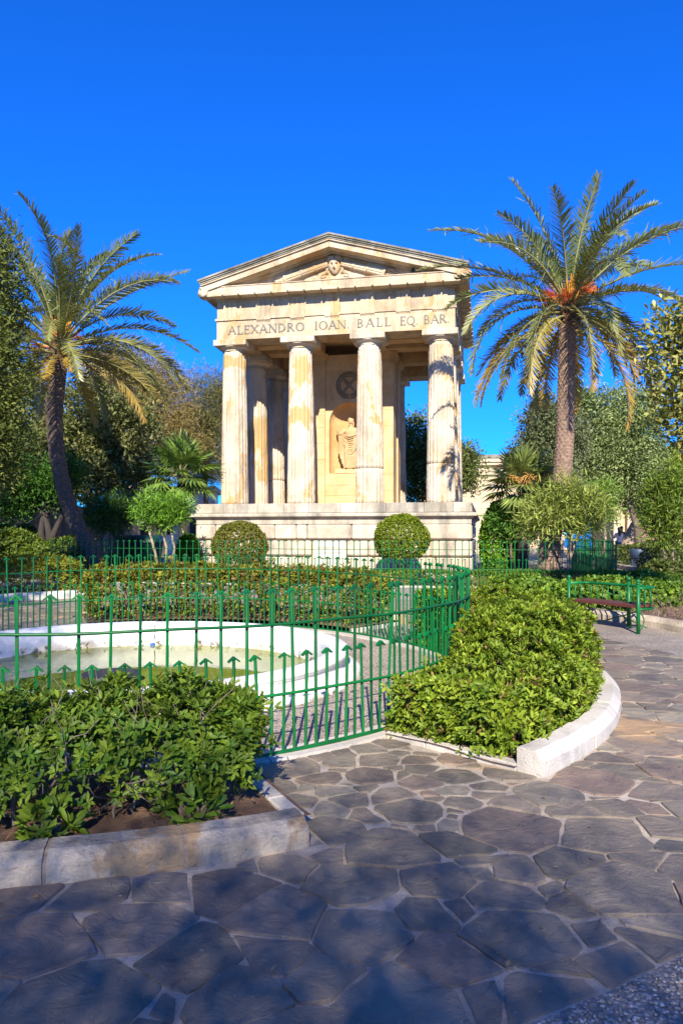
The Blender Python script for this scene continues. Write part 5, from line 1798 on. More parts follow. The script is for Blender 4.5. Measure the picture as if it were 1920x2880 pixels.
def fan_palm(label, c, base, rad, n, seed, flowers=0, c0=(.07, .14, .025), c1=(.19, .28, .05)):
    root = empty('fan_palm', base, 0, label, 'palm')
    top = Vector(c) - Vector(base)
    B().tube([(0, 0, -.03), top * .5 + Vector((.04, 0, 0)), top], [.17, .15, .13], 10).obj('trunk', 'bark_dark', root, True)
    rr_ = random.Random(seed)
    for k in range(n):
        q = (k + .5) / n
        az = k * 2.39996 + rr_.gauss(0, .2)
        e = R(86 - 120 * q)
        d = Vector((math.cos(e) * math.cos(az), math.cos(e) * math.sin(az), math.sin(e)))
        Lp = rad * rr_.uniform(.42, .6)
        mid = top + d * Lp * .5
        hub = top + d * Lp + Vector((0, 0, -.10 * q))
        side = Vector((-math.sin(az), math.cos(az), 0))
        up = side.cross(d) * -1
        nb_ = 36
        Cs, Ds, Ns, Ls = [], [], [], []
        for j in range(nb_):
            a = R(-128 + 256 * j / (nb_ - 1))
            dd = d * math.cos(a) + side * math.sin(a)
            dd = (dd + up * .22 * (1 if j % 2 else .05) + Vector((0, 0, -.12 - .2 * q))).normalized()
            Cs.append(tuple(hub)); Ds.append(tuple(dd)); Ns.append(tuple(up + side * (.5 if j % 2 else -.5)))
            Ls.append(rad * .60 * (1 - .28 * abs(a) / R(128)) * rr_.uniform(.9, 1.1))
        T_ = tints(nb_, c0, c1, .2) * rr_.uniform(.8, 1.15)
        leaf = leaves('fan_leaf', np.array(Cs), np.array(Ds), np.array(Ns), np.array(Ls), rad * .062, T_, 'leaf_palm', root, 'kite', curl=.14)
        B().tube([tuple(top), tuple(mid), tuple(hub)], [.022, .016, .012], 5).obj('petiole', 'rachis', leaf)
    for k in range(flowers):
        az = -R(90) + (k - flowers / 2) * .8
        b = B()
        d = Vector((math.cos(az), math.sin(az), .35)).normalized()
        b.tube([top, top + d * .4, top + d * .75 + Vector((0, 0, -.1))], [.02, .016, .01], 5)
        for j in range(40):
            q = top + d * rr_.uniform(.3, .8)
            e2 = Vector((rr_.gauss(0, 1), rr_.gauss(0, 1), rr_.gauss(-.2, .6))).normalized()
            b.tube([q, q + e2 * .12, q + e2 * .2 + Vector((0, 0, -.05))], [.012, .014, .008], 4)
        b.obj('flower_cluster', 'blossom', root)
    return root
c = P(508, 1335, 24.6); fan_palm('fan palm between the trees and the left end of the podium', c, (c.x + .15, c.y, .23), 1.35, 24, 5)
c = P(1468, 1365, 22.0); fan_palm('fan palm with orange flower clusters right of the podium', c, (c.x, c.y, .23), 1.25, 22, 9, 4, (.11, .17, .04), (.26, .31, .08))

# ------------------------------------------------------------------ trees
DENS = 1.55
def tree(name, label, base, trunk, blobs, nclump, per, leaf, wid, c0, c1, mat='leaf', bark='bark', spread=.22, droop=0.0, cat='tree', limbs=True, trunk_r=.16, shape='kite', group=None, lit=.0, inner=.35):
    base = Vector(base)
    root = empty(name, base, 0, label, cat, group)
    bl = np.array(blobs)
    wgt = (bl[:, 3] * bl[:, 4] * bl[:, 5]) ** (2 / 3.); wgt /= wgt.sum()
    nclump = int(nclump * DENS)
    which = rng.choice(len(bl), nclump, p=wgt)
    d = rand_unit(nclump)
    rr = 1 - rng.random(nclump) ** 1.35 * (1 - inner)
    bump_ = np.array([noise.noise(Vector(q * 2.3) + base) for q in d])
    cc = bl[which, :3] + d * bl[which, 3:6] * (rr * (1 + .22 * bump_))[:, None]
    T_ = tints(nclump, c0, c1, .28) * 1.4
    C = np.repeat(cc, per, 0) + rng.normal(size=(nclump * per, 3)) * spread
    dirs = np.repeat(d, per, 0) * .6 + rng.normal(size=(nclump * per, 3)) * .7 + np.array((0, 0, .15 - droop))
    N = rng.normal(size=(nclump * per, 3)) * .6 + np.array((0, -.25, .8))
    TT = np.repeat(T_, per, 0) * rng.uniform(.8, 1.2, (nclump * per, 1))
    Lf = leaf * 1.15 * rng.uniform(.65, 1.25, nclump * per)
    keep = C[:, 2] > base.z + .05
    leaves('crown', (C - np.array(base))[keep], dirs[keep], N[keep], Lf[keep], Lf[keep] * wid / leaf, TT[keep], mat, root, shape)
    b = B()
    rd_ = random.Random(int(abs(base.x) * 13 + base.y))
    for tp in trunk:
        tp = [Vector(p) - base for p in tp]
        n = len(tp)
        b.tube(tp, [trunk_r * (1 - .55 * k / (n - 1)) for k in range(n)], 9)
        if limbs:
            for w in range(len(bl)):
                tgt = Vector(bl[w, :3]) - base
                p0 = tp[-1]
                m1 = (p0 + tgt) / 2 + Vector((rd_.gauss(0, .15), rd_.gauss(0, .15), rd_.gauss(.1, .1)))
                b.tube([tp[-2] * .3 + p0 * .7, m1, tgt], [trunk_r * .42, trunk_r * .28, trunk_r * .12], 6)
                for _ in range(3):
                    e = tgt + Vector((rd_.gauss(0, .6) * bl[w, 3], rd_.gauss(0, .6) * bl[w, 4], rd_.gauss(.1, .5) * bl[w, 5]))
                    b.tube([m1, (m1 + e) / 2 + Vector((0, 0, .08)), e], [trunk_r * .2, trunk_r * .13, trunk_r * .04], 5)
    b.obj('trunk', bark, root, True)
    return root
def blob(px, py, Y, rx, ry, rz):
    p = P(px, py, Y)
    return (p.x, p.y, p.z, rx, ry, rz)
g = .23
# left of the monument
tree('conifer_tree', 'dark scaly conifer cut by the left edge beside the palm crown', (-8.4, 15.6, .15), [[(-8.4, 15.6, .1), (-8.3, 15.6, 2.5), (-8.2, 15.6, 5)]],
     [(-7.45, 15.6, 6.7, .72, .8, 1.5), (-7.35, 15.4, 4.9, .85, .9, 1.5), (-7.7, 15.6, 3.4, 1.1, 1, 1.0), (-8.1, 15.8, 7.3, .7, .7, 1.2)], 760, 34, .10, .035, (.04, .065, .014), (.125, .135, .03), 'needle', 'bark_dark', .13)
tree('carob_tree', 'dense dark tree with grey green leaves behind the leaning palm', (-10.6, 30.5, g), [[(-10.6, 30.5, .1), (-10.5, 30.5, 1.8), (-10.3, 30.5, 3.2)]],
     [blob(250, 1200, 30, 2.2, 1.8, 2.0), blob(150, 1290, 29.5, 2.3, 1.8, 1.7), blob(340, 1240, 30, 1.6, 1.6, 2.0), blob(40, 1180, 30, 2.2, 1.8, 2.4), blob(330, 1340, 30, 1.7, 1.5, 1.2), blob(60, 1350, 29, 2, 1.4, 1.2)], 900, 34, .17, .075, (.05, .07, .018), (.17, .175, .065), 'leaf', 'bark_dark', .26, trunk_r=.25)
tree('casuarina_tree', 'tall feathery olive brown tree behind the left palm fronds', (-10.2, 38, g), [[(-10.2, 38, .1), (-10.1, 38, 3), (-10, 38, 6)]],
     [blob(380, 1080, 38, 2.3, 1.8, 2.0), blob(330, 1180, 38, 2.0, 1.8, 2.2), blob(450, 1150, 38, 1.9, 1.6, 2.2), blob(470, 1250, 38, 2.0, 1.5, 1.6), blob(300, 1040, 38, 1.3, 1.3, 1.2)], 1050, 46, .22, .022, (.13, .105, .03), (.26, .20, .075), 'needle', 'bark', .26, droop=.3, trunk_r=.25)
tree('casuarina_tree', 'dark green feathery tree close to the left column', (-7.6, 42, g), [[(-7.6, 42, .1), (-7.7, 42, 3), (-7.8, 42, 6)]],
     [blob(575, 1150, 42, 1.9, 1.6, 2.2), blob(600, 1260, 42, 1.9, 1.6, 2.0), blob(540, 1210, 42, 1.6, 1.5, 1.6), blob(640, 1120, 42, 1.5, 1.4, 1.6), blob(540, 1310, 42, 1.9, 1.4, 1.2)], 900, 46, .22, .022, (.07, .08, .025), (.17, .155, .055), 'needle', 'bark', .28, droop=.3, trunk_r=.22)
def oleander(label, base, stems, blobs, n, c0, c1, bark='bark_pale', tr=.05, mat='leaf_gloss', L=.17):
    return tree('oleander_tree', label, base, stems, blobs, int(n * .95), 15, L * 1.02, .031, c0, c1, mat, bark, .16, trunk_r=tr, inner=.55)
bx = P(460, 1600, 21.9).x
oleander('small bright green oleander on pale forked stems left of the podium', (bx, 21.9, g), [[(bx, 21.9, .15), P(468, 1540, 21.9), P(452, 1480, 21.9)], [(bx + .2, 21.9, .15), P(490, 1540, 21.9), P(478, 1480, 21.9)], [(bx - .05, 21.9, .15), P(430, 1530, 21.9), P(415, 1480, 21.9)]],
         [blob(450, 1442, 21.9, .50, .45, .26), blob(402, 1430, 21.9, .26, .3, .20), blob(492, 1432, 21.9, .28, .3, .24), blob(440, 1416, 21.9, .34, .3, .15), blob(470, 1460, 21.9, .4, .3, .15)], 210, (.05, .13, .012), (.14, .27, .025))
bx = P(310, 1590, 25).x
oleander('shaded bluish green oleander beside the leaning palm trunk', (bx, 25, g), [[(bx, 25, .15), P(325, 1520, 25), P(318, 1480, 25)], [(bx + .1, 25, .15), P(340, 1530, 25), P(350, 1480, 25)]],
         [blob(310, 1460, 25, .7, .6, .5), blob(345, 1430, 25, .5, .5, .45), blob(280, 1440, 25, .45, .5, .4)], 260, (.03, .08, .016), (.08, .15, .03), 'bark')
bx = P(140, 1600, 23).x
tree('twisted_tree', 'small shaded tree with twisted dark branches left of the leaning palm', (bx, 23, g), [[(bx, 23, .1), P(115, 1500, 23), P(120, 1460, 23), P(150, 1430, 23)], [(bx + .1, 23, .1), P(142, 1520, 23), P(165, 1470, 23), P(185, 1430, 23)], [(bx, 23, .1), P(138, 1500, 23), P(130, 1460, 23), P(105, 1420, 23)]],
     [blob(60, 1350, 23, 1.0, .8, .75), blob(140, 1370, 23, .8, .7, .6), blob(30, 1420, 23, .8, .6, .5), blob(180, 1330, 23, .6, .6, .5)], 340, 30, .10, .05, (.02, .06, .010), (.06, .14, .018), 'leaf', 'bark_dark', .16, trunk_r=.13)
for k, (px, py, Y, r, lab) in enumerate(((40, 1545, 22.3, (.9, .7, .55), 'yellow green bush at the left edge in front of the stone wall'), (200, 1560, 22.6, (.8, .7, .5), 'green bush at the foot of the leaning palm'), (-10, 1520, 26, (.7, .6, .6), 'dark bush against the stone wall at the far left'),
                                          (75, 1520, 27, (.4, .4, .55), 'dark upright bush against the stone wall'), (120, 1575, 21.6, (.7, .5, .4), 'low yellowish bush below the twisted tree'))):
    c = P(px, py, Y)
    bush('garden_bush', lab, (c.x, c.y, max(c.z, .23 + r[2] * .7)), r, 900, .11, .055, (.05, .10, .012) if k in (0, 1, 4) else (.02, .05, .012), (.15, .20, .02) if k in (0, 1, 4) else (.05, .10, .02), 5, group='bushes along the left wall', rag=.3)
# right of the monument
tree('holm_oak', 'dark green tree standing behind the monument right of the cella', (4.9, 37, g), [[(4.9, 37, .1), (4.9, 37, 1.8), (4.8, 37, 3)]],
     [blob(1160, 1260, 37, 1.3, 1.2, 1.7), blob(1230, 1300, 37, 1.5, 1.3, 1.5), blob(1300, 1320, 37, 1.0, 1.2, 1.2), blob(1190, 1360, 37, 1.6, 1.3, 1.1)], 560, 34, .15, .07, (.055, .085, .022), (.15, .17, .055), 'leaf', 'bark_dark', .22)
tree('olive_tree', 'grey green tree behind the straight palm trunk', (9.4, 34, g), [[(9.4, 34, .1), (9.4, 34, 1.8), (9.5, 34, 3)]],
     [blob(1520, 1200, 34, .85, .9, 1.3), blob(1490, 1270, 34, .9, .9, 1.0), blob(1545, 1290, 34, 1.1, 1, 1.3), blob(1560, 1170, 34, .8, .8, .9), blob(1600, 1230, 34, .9, .9, 1.4), blob(1560, 1370, 34, 1.3, 1, .9)], 620, 32, .15, .055, (.055, .075, .03), (.15, .17, .085), 'leaf', 'bark', .20)
tree('olive_tree', 'large silvery green tree right of the straight palm trunk', (14.6, 36, g), [[(14.6, 36, .1), (14.4, 36, 2), (13.8, 36, 3.8)]],
     [blob(1680, 1190, 36, 1.3, 1.2, 1.5), blob(1770, 1170, 36, 1.5, 1.3, 1.5), blob(1660, 1290, 36, 1.3, 1.2, 1.5), blob(1740, 1290, 36, 1.6, 1.4, 1.6), blob(1800, 1260, 36, 1.3, 1.2, 1.6), blob(1640, 1345, 36, 1.0, 1.0, .6), blob(1790, 1370, 36, 1.0, 1.0, .8), blob(1640, 1130, 36, .7, .7, .6)], 1000, 32, .16, .06, (.08, .12, .04), (.22, .26, .10), 'leaf', 'bark', .22, trunk_r=.22)
Yc = 38.5
bx = P(1755, 1575, Yc)
tree('cypress_pine', 'yellow green conifer with thick leaning trunk near the embracing couple', (bx.x, Yc, g), [[(bx.x, Yc, .1), P(1768, 1520, Yc), P(1785, 1480, Yc), P(1815, 1430, Yc)]],
     [blob(1805, 1350, Yc, .9, .9, .8), blob(1860, 1310, Yc, 1.2, 1, 1.0), blob(1780, 1400, Yc, .7, .8, .7), blob(1850, 1400, Yc, 1.3, 1, 1.0), blob(1910, 1350, Yc, 1.3, 1, 1.6), blob(1825, 1450, Yc, .9, .8, .6)], 620, 34, .15, .05, (.07, .115, .012), (.20, .25, .025), 'needle', 'bark_pale', .17, trunk_r=.42)
bx = P(1595, 1625, 18.9)
oleander('oleander with pale forked stems in front of the straight palm trunk', (bx.x, 18.9, g), [[(bx.x, 18.9, .15), P(1597, 1570, 18.9), P(1575, 1520, 18.9), P(1545, 1490, 18.9)], [(bx.x + .03, 18.9, .15), P(1602, 1570, 18.9), P(1622, 1510, 18.9), P(1650, 1490, 18.9)], [(bx.x, 18.9, .15), P(1600, 1565, 18.9), P(1606, 1520, 18.9), P(1600, 1480, 18.9)]],
         [blob(1560, 1440, 18.9, .55, .5, .42), blob(1630, 1430, 18.9, .55, .5, .45), blob(1600, 1390, 18.9, .55, .5, .3), blob(1510, 1460, 18.9, .42, .45, .32), blob(1655, 1455, 18.9, .36, .45, .4), blob(1595, 1470, 18.9, .5, .5, .22)], 300, (.085, .125, .022), (.21, .24, .05), L=.19)
bx = P(1425, 1600, 22.3)
oleander('dark green oleander between the climber and the fan palm trunk', (bx.x, 22.3, g), [[(bx.x + .2, 22.3, .15), P(1435, 1540, 22.3), P(1440, 1490, 22.3)], [(bx.x + .5, 22.3, .15), P(1462, 1540, 22.3), P(1480, 1490, 22.3)]],
         [blob(1440, 1460, 22.3, .6, .5, .42), blob(1490, 1440, 22.3, .5, .5, .45), blob(1470, 1490, 22.3, .5, .5, .25)], 260, (.035, .10, .015), (.09, .19, .02), 'bark')
bx = P(1700, 1545, 30)
oleander('thin sparse oleander against the blue sea', (bx.x, 30, g), [[(bx.x - .15, 30, .15), P(1702, 1510, 30), P(1698, 1480, 30), P(1690, 1450, 30)]],
         [blob(1690, 1420, 30, .5, .5, .5), blob(1720, 1440, 30, .4, .4, .5), blob(1670, 1400, 30, .5, .5, .4), blob(1700, 1380, 30, .6, .5, .35)], 150, (.06, .13, .02), (.16, .24, .03), tr=.07)
bx = P(1875, 1590, 22)
oleander('tall oleander with pale bent stems at the right edge', (bx.x, 22, g), [[(bx.x + .1, 22, .15), P(1862, 1530, 22), P(1845, 1480, 22), P(1840, 1420, 22)], [(bx.x + .2, 22, .15), P(1890, 1530, 22), P(1900, 1470, 22)]],
         [blob(1850, 1420, 22, .5, .6, .6), blob(1900, 1390, 22, .6, .6, .6), blob(1905, 1480, 22, .6, .6, .5), blob(1870, 1350, 22, .5, .5, .4), blob(1860, 1500, 22, .4, .5, .35)], 420, (.05, .095, .014), (.15, .20, .025))
# big-leaved tree whose branches hang into the right edge
tree('fig_tree', 'large leaved branches of a tree hanging in from the right edge', (7.4, 12.6, .05), [[(7.4, 12.6, 0), (7.3, 12.5, 2), (7.0, 12.3, 3.6)]],
     [(5.6, 12, 4.75, .5, .6, .42), (5.75, 12, 4.0, .65, .7, .7), (5.35, 11.9, 5.05, .32, .4, .2), (5.85, 12, 3.2, .5, .6, .5), (6.3, 12.2, 4.8, .8, .9, .7), (6.6, 12.2, 3.9, .9, .9, 1.0), (5.15, 11.9, 4.5, .28, .3, .2), (5.3, 11.9, 3.55, .22, .3, .18)], 330, 18, .10, .046, (.085, .105, .02), (.26, .25, .065), 'leaf_gloss', 'bark', .15, shape='hex')
for k, (px, py, Y, r, lab) in enumerate(((1730, 1570, 37.5, (1.6, .8, .45), 'brownish ground cover in front of the embracing couple'), (1800, 1575, 29.5, (1.5, .8, .5), 'dark bushes around the slatted litter bin'), (1895, 1570, 25, (1.2, .8, .55), 'dark green bush at the right edge behind the far kerb'),
                                          (1900, 1610, 20, (1.0, .7, .35), 'green ground cover below the right edge oleander'), (1860, 1550, 31, (1.3, .8, .6), 'shaded bush under the conifer crown'))):
    c = P(px, py, Y)
    bush('shade_bush', lab, (c.x, c.y, .23 + r[2] * .7), r, 1000, .10, .055, (.045, .07, .015), (.12, .15, .03), 5, group='bushes along the far right path', rag=.3)

# a few dry leaves blown over the paving
n = 70
a = rng.uniform(-112, 10, n); r = rng.uniform(RK + .03, RP, n)
C = np.stack([CX + r * np.cos(np.radians(a)), CY + r * np.sin(np.radians(a)), np.full(n, .026)], 1)
leaves('leaf_litter', C, np.stack([rng.normal(size=n), rng.normal(size=n), rng.normal(size=n) * .1], 1), np.stack([rng.normal(size=n) * .2, rng.normal(size=n) * .2, np.ones(n)], 1), rng.uniform(.02, .05, n), rng.uniform(.01, .022, n), tints(n, (.20, .10, .03), (.36, .26, .12)), 'fallen_leaf', None, kind='stuff')
# ------------------------------------------------------------------ bench by the path
be = empty('park_bench', (4.65, 11.56, .0), 0, 'green tubular steel bench with red brown plank seat right of the bright hedge', 'bench')
tb = Vector((-.51, .86, 0)).normalized(); nb2 = Vector((.86, .51, 0)).normalized()
def bp(a, d, z):
    return tb * a + nb2 * d + Vector((0, 0, z))
LB, DB = 1.40, .44
for a, d in ((0, 0), (LB, 0)):
    b = B().tube([bp(a, d, 0), bp(a, d, .80)], .030, 12).tube([bp(a, d, .80), bp(a, d, .815), bp(a, d, .82)], [.036, .036, .025], 12)
    b.sphere(bp(a, d, .845), .036, 12, 8)
    b.obj('post', 'green_paint', be, True)
b = B().tube([bp(.52, DB, 0), bp(.52, DB, .80)], .032, 12); b.sphere(bp(.52, DB, .845), .038, 12, 8)
b.obj('post', 'green_paint', be, True)
def u_rail(z, r, name):
    pts = [bp(0, 0, z), bp(0, DB * .5, z)]
    for k in range(7):
        a = math.pi / 2 * k / 6
        pts.append(bp(.12 - .12 * math.cos(a), DB - .12 + .12 * math.sin(a), z))
    for k in range(7):
        a = math.pi / 2 * (1 - k / 6)
        pts.append(bp(LB - .12 + .12 * math.cos(a), DB - .12 + .12 * math.sin(a), z))
    pts.append(bp(LB, 0, z))
    B().tube(pts, r, 10).obj(name, 'green_paint', be, True)
u_rail(.735, .024, 'back_rail'); u_rail(.40, .020, 'seat_rail')
for k in range(11):
    B().tube([bp(.10 + (LB - .2) * k / 10, DB, .40), bp(.10 + (LB - .2) * k / 10, DB, .735)], .0095, 8).obj('baluster', 'green_paint', be, True)
for a in (0, LB):
    for d in (.16, .30):
        B().tube([bp(a, d, .40), bp(a, d, .735)], .011, 8).obj('baluster', 'green_paint', be, True)
for k, (d0, d1) in enumerate(((-.02, .19), (.205, .40))):
    b = B()
    f = lambda a, c, d: tuple(bp(a, c, d))
    b.prism([(.03, d0), (LB - .03, d0), (LB - .03, d1), (.03, d1)], f, .425, .468)
    b.obj('seat_plank', 'bench_wood', be)
for a0, a1 in ((.03, .95), (.95, .03)):
    B().tube([bp(a0, .2, .40), bp((a0 + a1) / 2, .22 if a0 < a1 else .24, .24), bp(a1, .24, .10)], .011, 6).obj('cross_brace', 'green_paint', be, True)
for s in (0, 1):
    pts = [bp(0, .02 + .12 * math.sin(math.pi * k / 10), .05 + .33 * k / 10) for k in range(11)]
    pts = pts if s == 0 else [bp(LB, .02 + .12 * math.sin(math.pi * k / 10), .05 + .33 * k / 10) for k in range(11)]
    B().tube(pts, .010, 6).obj('scroll', 'green_paint', be, True)
bag = empty('folded_cloth', tuple(Vector((4.65, 11.56, .472)) + bp(.22, .28, 0)), math.atan2(tb.y, tb.x), 'dark folded cloth lying on the near end of the bench seat', 'cloth')
b = B()
vs = []
for j in range(7):
    for i in range(9):
        x, y = (i / 8 - .5) * .26, (j / 6 - .5) * .14
        vs.append((x + .01 * math.sin(j * 2), y, .012 + .02 * abs(noise.noise(Vector((x * 14, y * 14, 2)))) * (1 - abs(x) * 3)))
fs = [(j * 9 + i, j * 9 + i + 1, j * 9 + i + 10, j * 9 + i + 9) for j in range(6) for i in range(8)]
o = b.add(vs, fs).obj('fabric', 'black_cloth', bag, True)
o.modifiers.new('s', 'SOLIDIFY').thickness = .012

# ------------------------------------------------------------------ litter bin, green waste container
c = P(1795, 1590, 27.5)
lb = empty('litter_bin', (c.x, c.y, .23), R(-8), 'blue grey slatted litter bin on a post by the far right path', 'bin')
b = B().lathe([(0, .10), (.23, .10), (.26, .14), (.275, .44), (.0, .44)], 24).obj('liner', 'dark_void', lb)
for k in range(28):
    a = 2 * math.pi * k / 28
    B().tube([(.25 * math.cos(a), .25 * math.sin(a), .08), (.285 * math.cos(a), .285 * math.sin(a), .42)], .017, 5).obj('slat', 'bin_blue', lb)
B().lathe([(.28, .42), (.305, .42), (.315, .76), (.30, .785), (.28, .78), (.28, .42)], 28).obj('rim_band', 'bin_blue', lb, True)
B().lathe([(.235, .04), (.265, .04), (.265, .10), (.235, .10), (.235, .04)], 28).obj('base_ring', 'bin_blue', lb, True)
B().tube([(.40, .05, 0), (.40, .05, .80)], .045, 10).obj('post', 'bin_blue', lb, True)
B().box(.28, .41, .03, .07, .55, .61).box(.28, .41, .03, .07, .2, .26).obj('bracket', 'bin_blue', lb)
c = P(392, 1560, 26)
wc_ = empty('waste_container', (c.x, c.y, .23), R(-8), 'dark green wheeled waste container behind the left part of the railing', 'container')
b = B()
b.add([(-.60, -.40, .18), (.60, -.40, .18), (.60, .40, .18), (-.60, .40, .18), (-.68, -.50, 1.05), (.68, -.50, 1.05), (.68, .50, 1.05), (-.68, .50, 1.05)], [(0, 3, 2, 1), (4, 5, 6, 7), (0, 1, 5, 4), (1, 2, 6, 5), (2, 3, 7, 6), (3, 0, 4, 7)])
body = b.obj('body', 'bin_green', wc_)
for k in range(9):
    x = -.54 + 1.08 * k / 8
    B().add([(x - .02, -.43, .25), (x + .02, -.43, .25), (x * 1.1 + .02, -.522, .98), (x * 1.1 - .02, -.522, .98), (x, -.38, .25), (x * 1.1, -.46, .98)], [(0, 1, 2, 3), (0, 3, 5, 4), (1, 4, 5, 2)]).obj('rib', 'bin_green', body)
b = B(); vs = []
for k in range(13):
    a = math.pi * k / 12
    for x in (-.71, -.66, .66, .71):
        e = .9 if abs(x) > .7 else 1
        vs.append((x, -.53 * math.cos(a) * e, 1.06 + .25 * math.sin(a) ** .7 * e))
b.add(vs, [(k * 4 + i, k * 4 + i + 1, k * 4 + i + 5, k * 4 + i + 4) for k in range(12) for i in range(3)] + [tuple(k * 4 for k in range(13)), tuple(k * 4 + 3 for k in range(13))]).obj('lid', 'bin_green', wc_, True)
B().box(-.70, .70, -.545, .545, 1.03, 1.065).obj('collar', 'bin_green', wc_)
for sx in (-1, 1):
    for sy in (-1, 1):
        w = B()
        w.tube([(sx * .5 - .03, sy * .33, .09), (sx * .5 + .03, sy * .33, .09)], .09, 14).obj('wheel', 'black_cloth', wc_)

# ------------------------------------------------------------------ stone wall on the left
wl0, wl1 = Vector((-14.2, 20.8, 0)), Vector((-10.4, 44.0, 0))
dv = wl1 - wl0
wall = empty('boundary_wall', (*wl0.xy, .0), math.atan2(dv.y, dv.x), 'high boundary wall of weathered stone blocks behind the left bushes', 'wall')
LW = dv.length
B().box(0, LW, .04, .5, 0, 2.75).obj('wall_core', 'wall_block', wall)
rw_ = random.Random(12)
for row in range(10):
    z = .22 + row * .258
    x = 5.5 + (row % 2) * .3
    while x < 17.5:
        x2 = x + rw_.uniform(.52, .75)
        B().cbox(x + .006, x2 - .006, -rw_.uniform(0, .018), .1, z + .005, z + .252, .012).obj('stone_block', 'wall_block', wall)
        x = x2
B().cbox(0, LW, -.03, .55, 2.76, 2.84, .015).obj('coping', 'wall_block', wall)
B().tube([(9.0, -.06, 2.0), (11.0, -.05, 2.72)], .022, 6).obj('pipe', 'house_white', wall)
B().tube([(7.4, -.06, 2.45), (8.8, -.06, 1.9)], .016, 6).obj('pipe', 'house_white', wall)
for k in range(3):
    B().tube([(14.6 + k * .1, -.05, 2.8), (15.1 + k * .2, -.12, 1.9), (15.6 + k * .22, -.10, .9)], .012, 5).obj('cable', 'house_white', wall)

# ------------------------------------------------------------------ far buildings
def coursed(parent, x0, x1, y, z0, z1, h, wmin, wmax, mat, rnd, name='stone_block', holes=()):
    z = z0
    while z < z1 - .05:
        z2 = min(z + h, z1)
        x = x0
        while x < x1 - .05:
            x2 = min(x1, x + rnd.uniform(wmin, wmax))
            if x1 - x2 < .4:
                x2 = x1
            if not any(a < x2 - .05 and b_ > x + .05 and c_ < z2 - .05 and d_ > z + .05 for a, b_, c_, d_ in holes):
                B().box(x + .006, x2 - .006, y - rnd.uniform(0, .008), y + .12, z + .006, z2 - .006).obj(name, mat, parent)
            x = x2
        z = z2
hb_ = empty('garden_pavilion', (5.2, 50.0, .2), R(-9), 'long cream stone building with flat cornice behind the right fan palm', 'building')
B().box(0, 9.6, .1, 6, 0, 6.6).obj('wall', 'far_stone', hb_)
rh = random.Random(4)
coursed(hb_, 2.0, 9.6, .04, 2.6, 5.0, .48, .8, 1.2, 'far_stone', rh)
for x in (2.6, 5.4, 8.4):
    b = B().box(x, x + .5, -.10, .12, 0, 5.2).box(x - .08, x + .58, -.18, .12, 5.0, 5.3)
    b.obj('pilaster', 'far_stone', hb_)
B().box(-.1, 9.7, -.12, .1, 5.32, 5.75).obj('entablature', 'far_stone', hb_)
B().box(-.3, 9.9, -.32, 6.2, 6.15, 6.40).box(-.2, 9.8, -.22, 6.1, 5.95, 6.15).obj('cornice', 'far_stone', hb_)
B().box(-.35, 9.95, -.38, 6.25, 6.40, 6.62).obj('roof_edge', 'limestone_weathered', hb_)
rb2 = empty('portico_building', (17.35, 47.0, .2), R(-6), 'cream stone portico with pilasters behind the embracing couple', 'building')
B().box(0, 9, .5, 6, 0, 5.6).obj('wall', 'far_stone', rb2)
for x in (.0, .85, 3.2, 4.4, 6.5):
    B().box(x, x + .42, .05, .52, .3, 5.0).obj('pilaster', 'far_stone', rb2)
    B().box(x - .06, x + .48, -.02, .52, 4.7, 5.0).obj('capital', 'far_stone', rb2)
B().box(-.1, 9.1, -.1, .6, 0, .32).obj('plinth', 'far_stone', rb2)
B().box(-.2, 9.2, -.2, 6.1, 5.0, 5.7).obj('cornice', 'far_stone', rb2)
B().box(1.6, 2.9, .44, .5, .32, 3.2).obj('door', 'door_panel', rb2)
B().box(-1.5, 10, -3.6, -3.2, 0, .62).obj('low_wall', 'far_stone', rb2)
hl = empty('far_house', (-9.8, 49, .2), R(5), 'pale house glimpsed between the left trees and the fan palm', 'building')
B().box(-4.5, 1.2, 0, 5, 0, 4.2).obj('wall', 'house_white', hl)
B().box(-1.2, 1.4, -.6, 0, 0, 3.6).obj('porch', 'far_stone', hl)
B().box(-4.7, 1.5, -.8, 5.2, 4.2, 4.5).obj('roof_edge', 'far_stone', hl)
for x in (-3.6, -2.2, -.2):
    w = B().box(x, x + .8, -.62 if x > -1 else -.02, -.61 if x > -1 else .0, 1.3, 2.6).obj('window', 'dark_void', hl)
B().box(-4.0, -3.0, -.05, -.01, .2, 1.1).obj('door', 'red_paint', hl)

# ------------------------------------------------------------------ railing at the edge of the bastion
sr = empty('sea_railing', (10.5, 56, .2), 0, 'black iron railing against the sea between the trees on the right', 'railing')
B().box(0, 12, -.1, .25, -.1, .28).obj('kerb_wall', 'far_stone', sr)
for z in (.42, 1.45):
    B().tube([(0, 0, z), (12, 0, z)], .025, 6).obj('rail', 'dark_iron', sr)
for k in range(61):
    B().tube([(k * .2, 0, .28), (k * .2, 0, 1.45)], .011 if k % 8 else .03, 5).obj('bar', 'dark_iron', sr)
B().box(-20, 45, 56.6, 62.5, -30, .22).obj('bastion_edge', 'wall_block', None, kind='structure')
# far right path and its kerb
kk = empty('kerb_far_path', (0, 0, 0)); kk['kind'] = 'structure'
pts = [P(1690, 1588, 32), P(1730, 1597, 29.5), P(1765, 1605, 27.5), P(1800, 1613, 25.8), P(1850, 1613, 25.2), P(1900, 1612, 25.0)]
pts = [Vector((p.x, p.y, .23)) for p in pts]
for a, b_ in zip(pts[:-1], pts[1:]):
    d = b_ - a; n_ = max(1, round(d.length / .8))
    for k in range(n_):
        p = a + d * k / n_
        o = B().cbox(.006, d.length / n_ - .006, -.1, .1, -.05, .17, .02).obj('kerb_stone', 'kerb_plain', kk, loc=p, rot=(0, 0, math.atan2(d.y, d.x)))

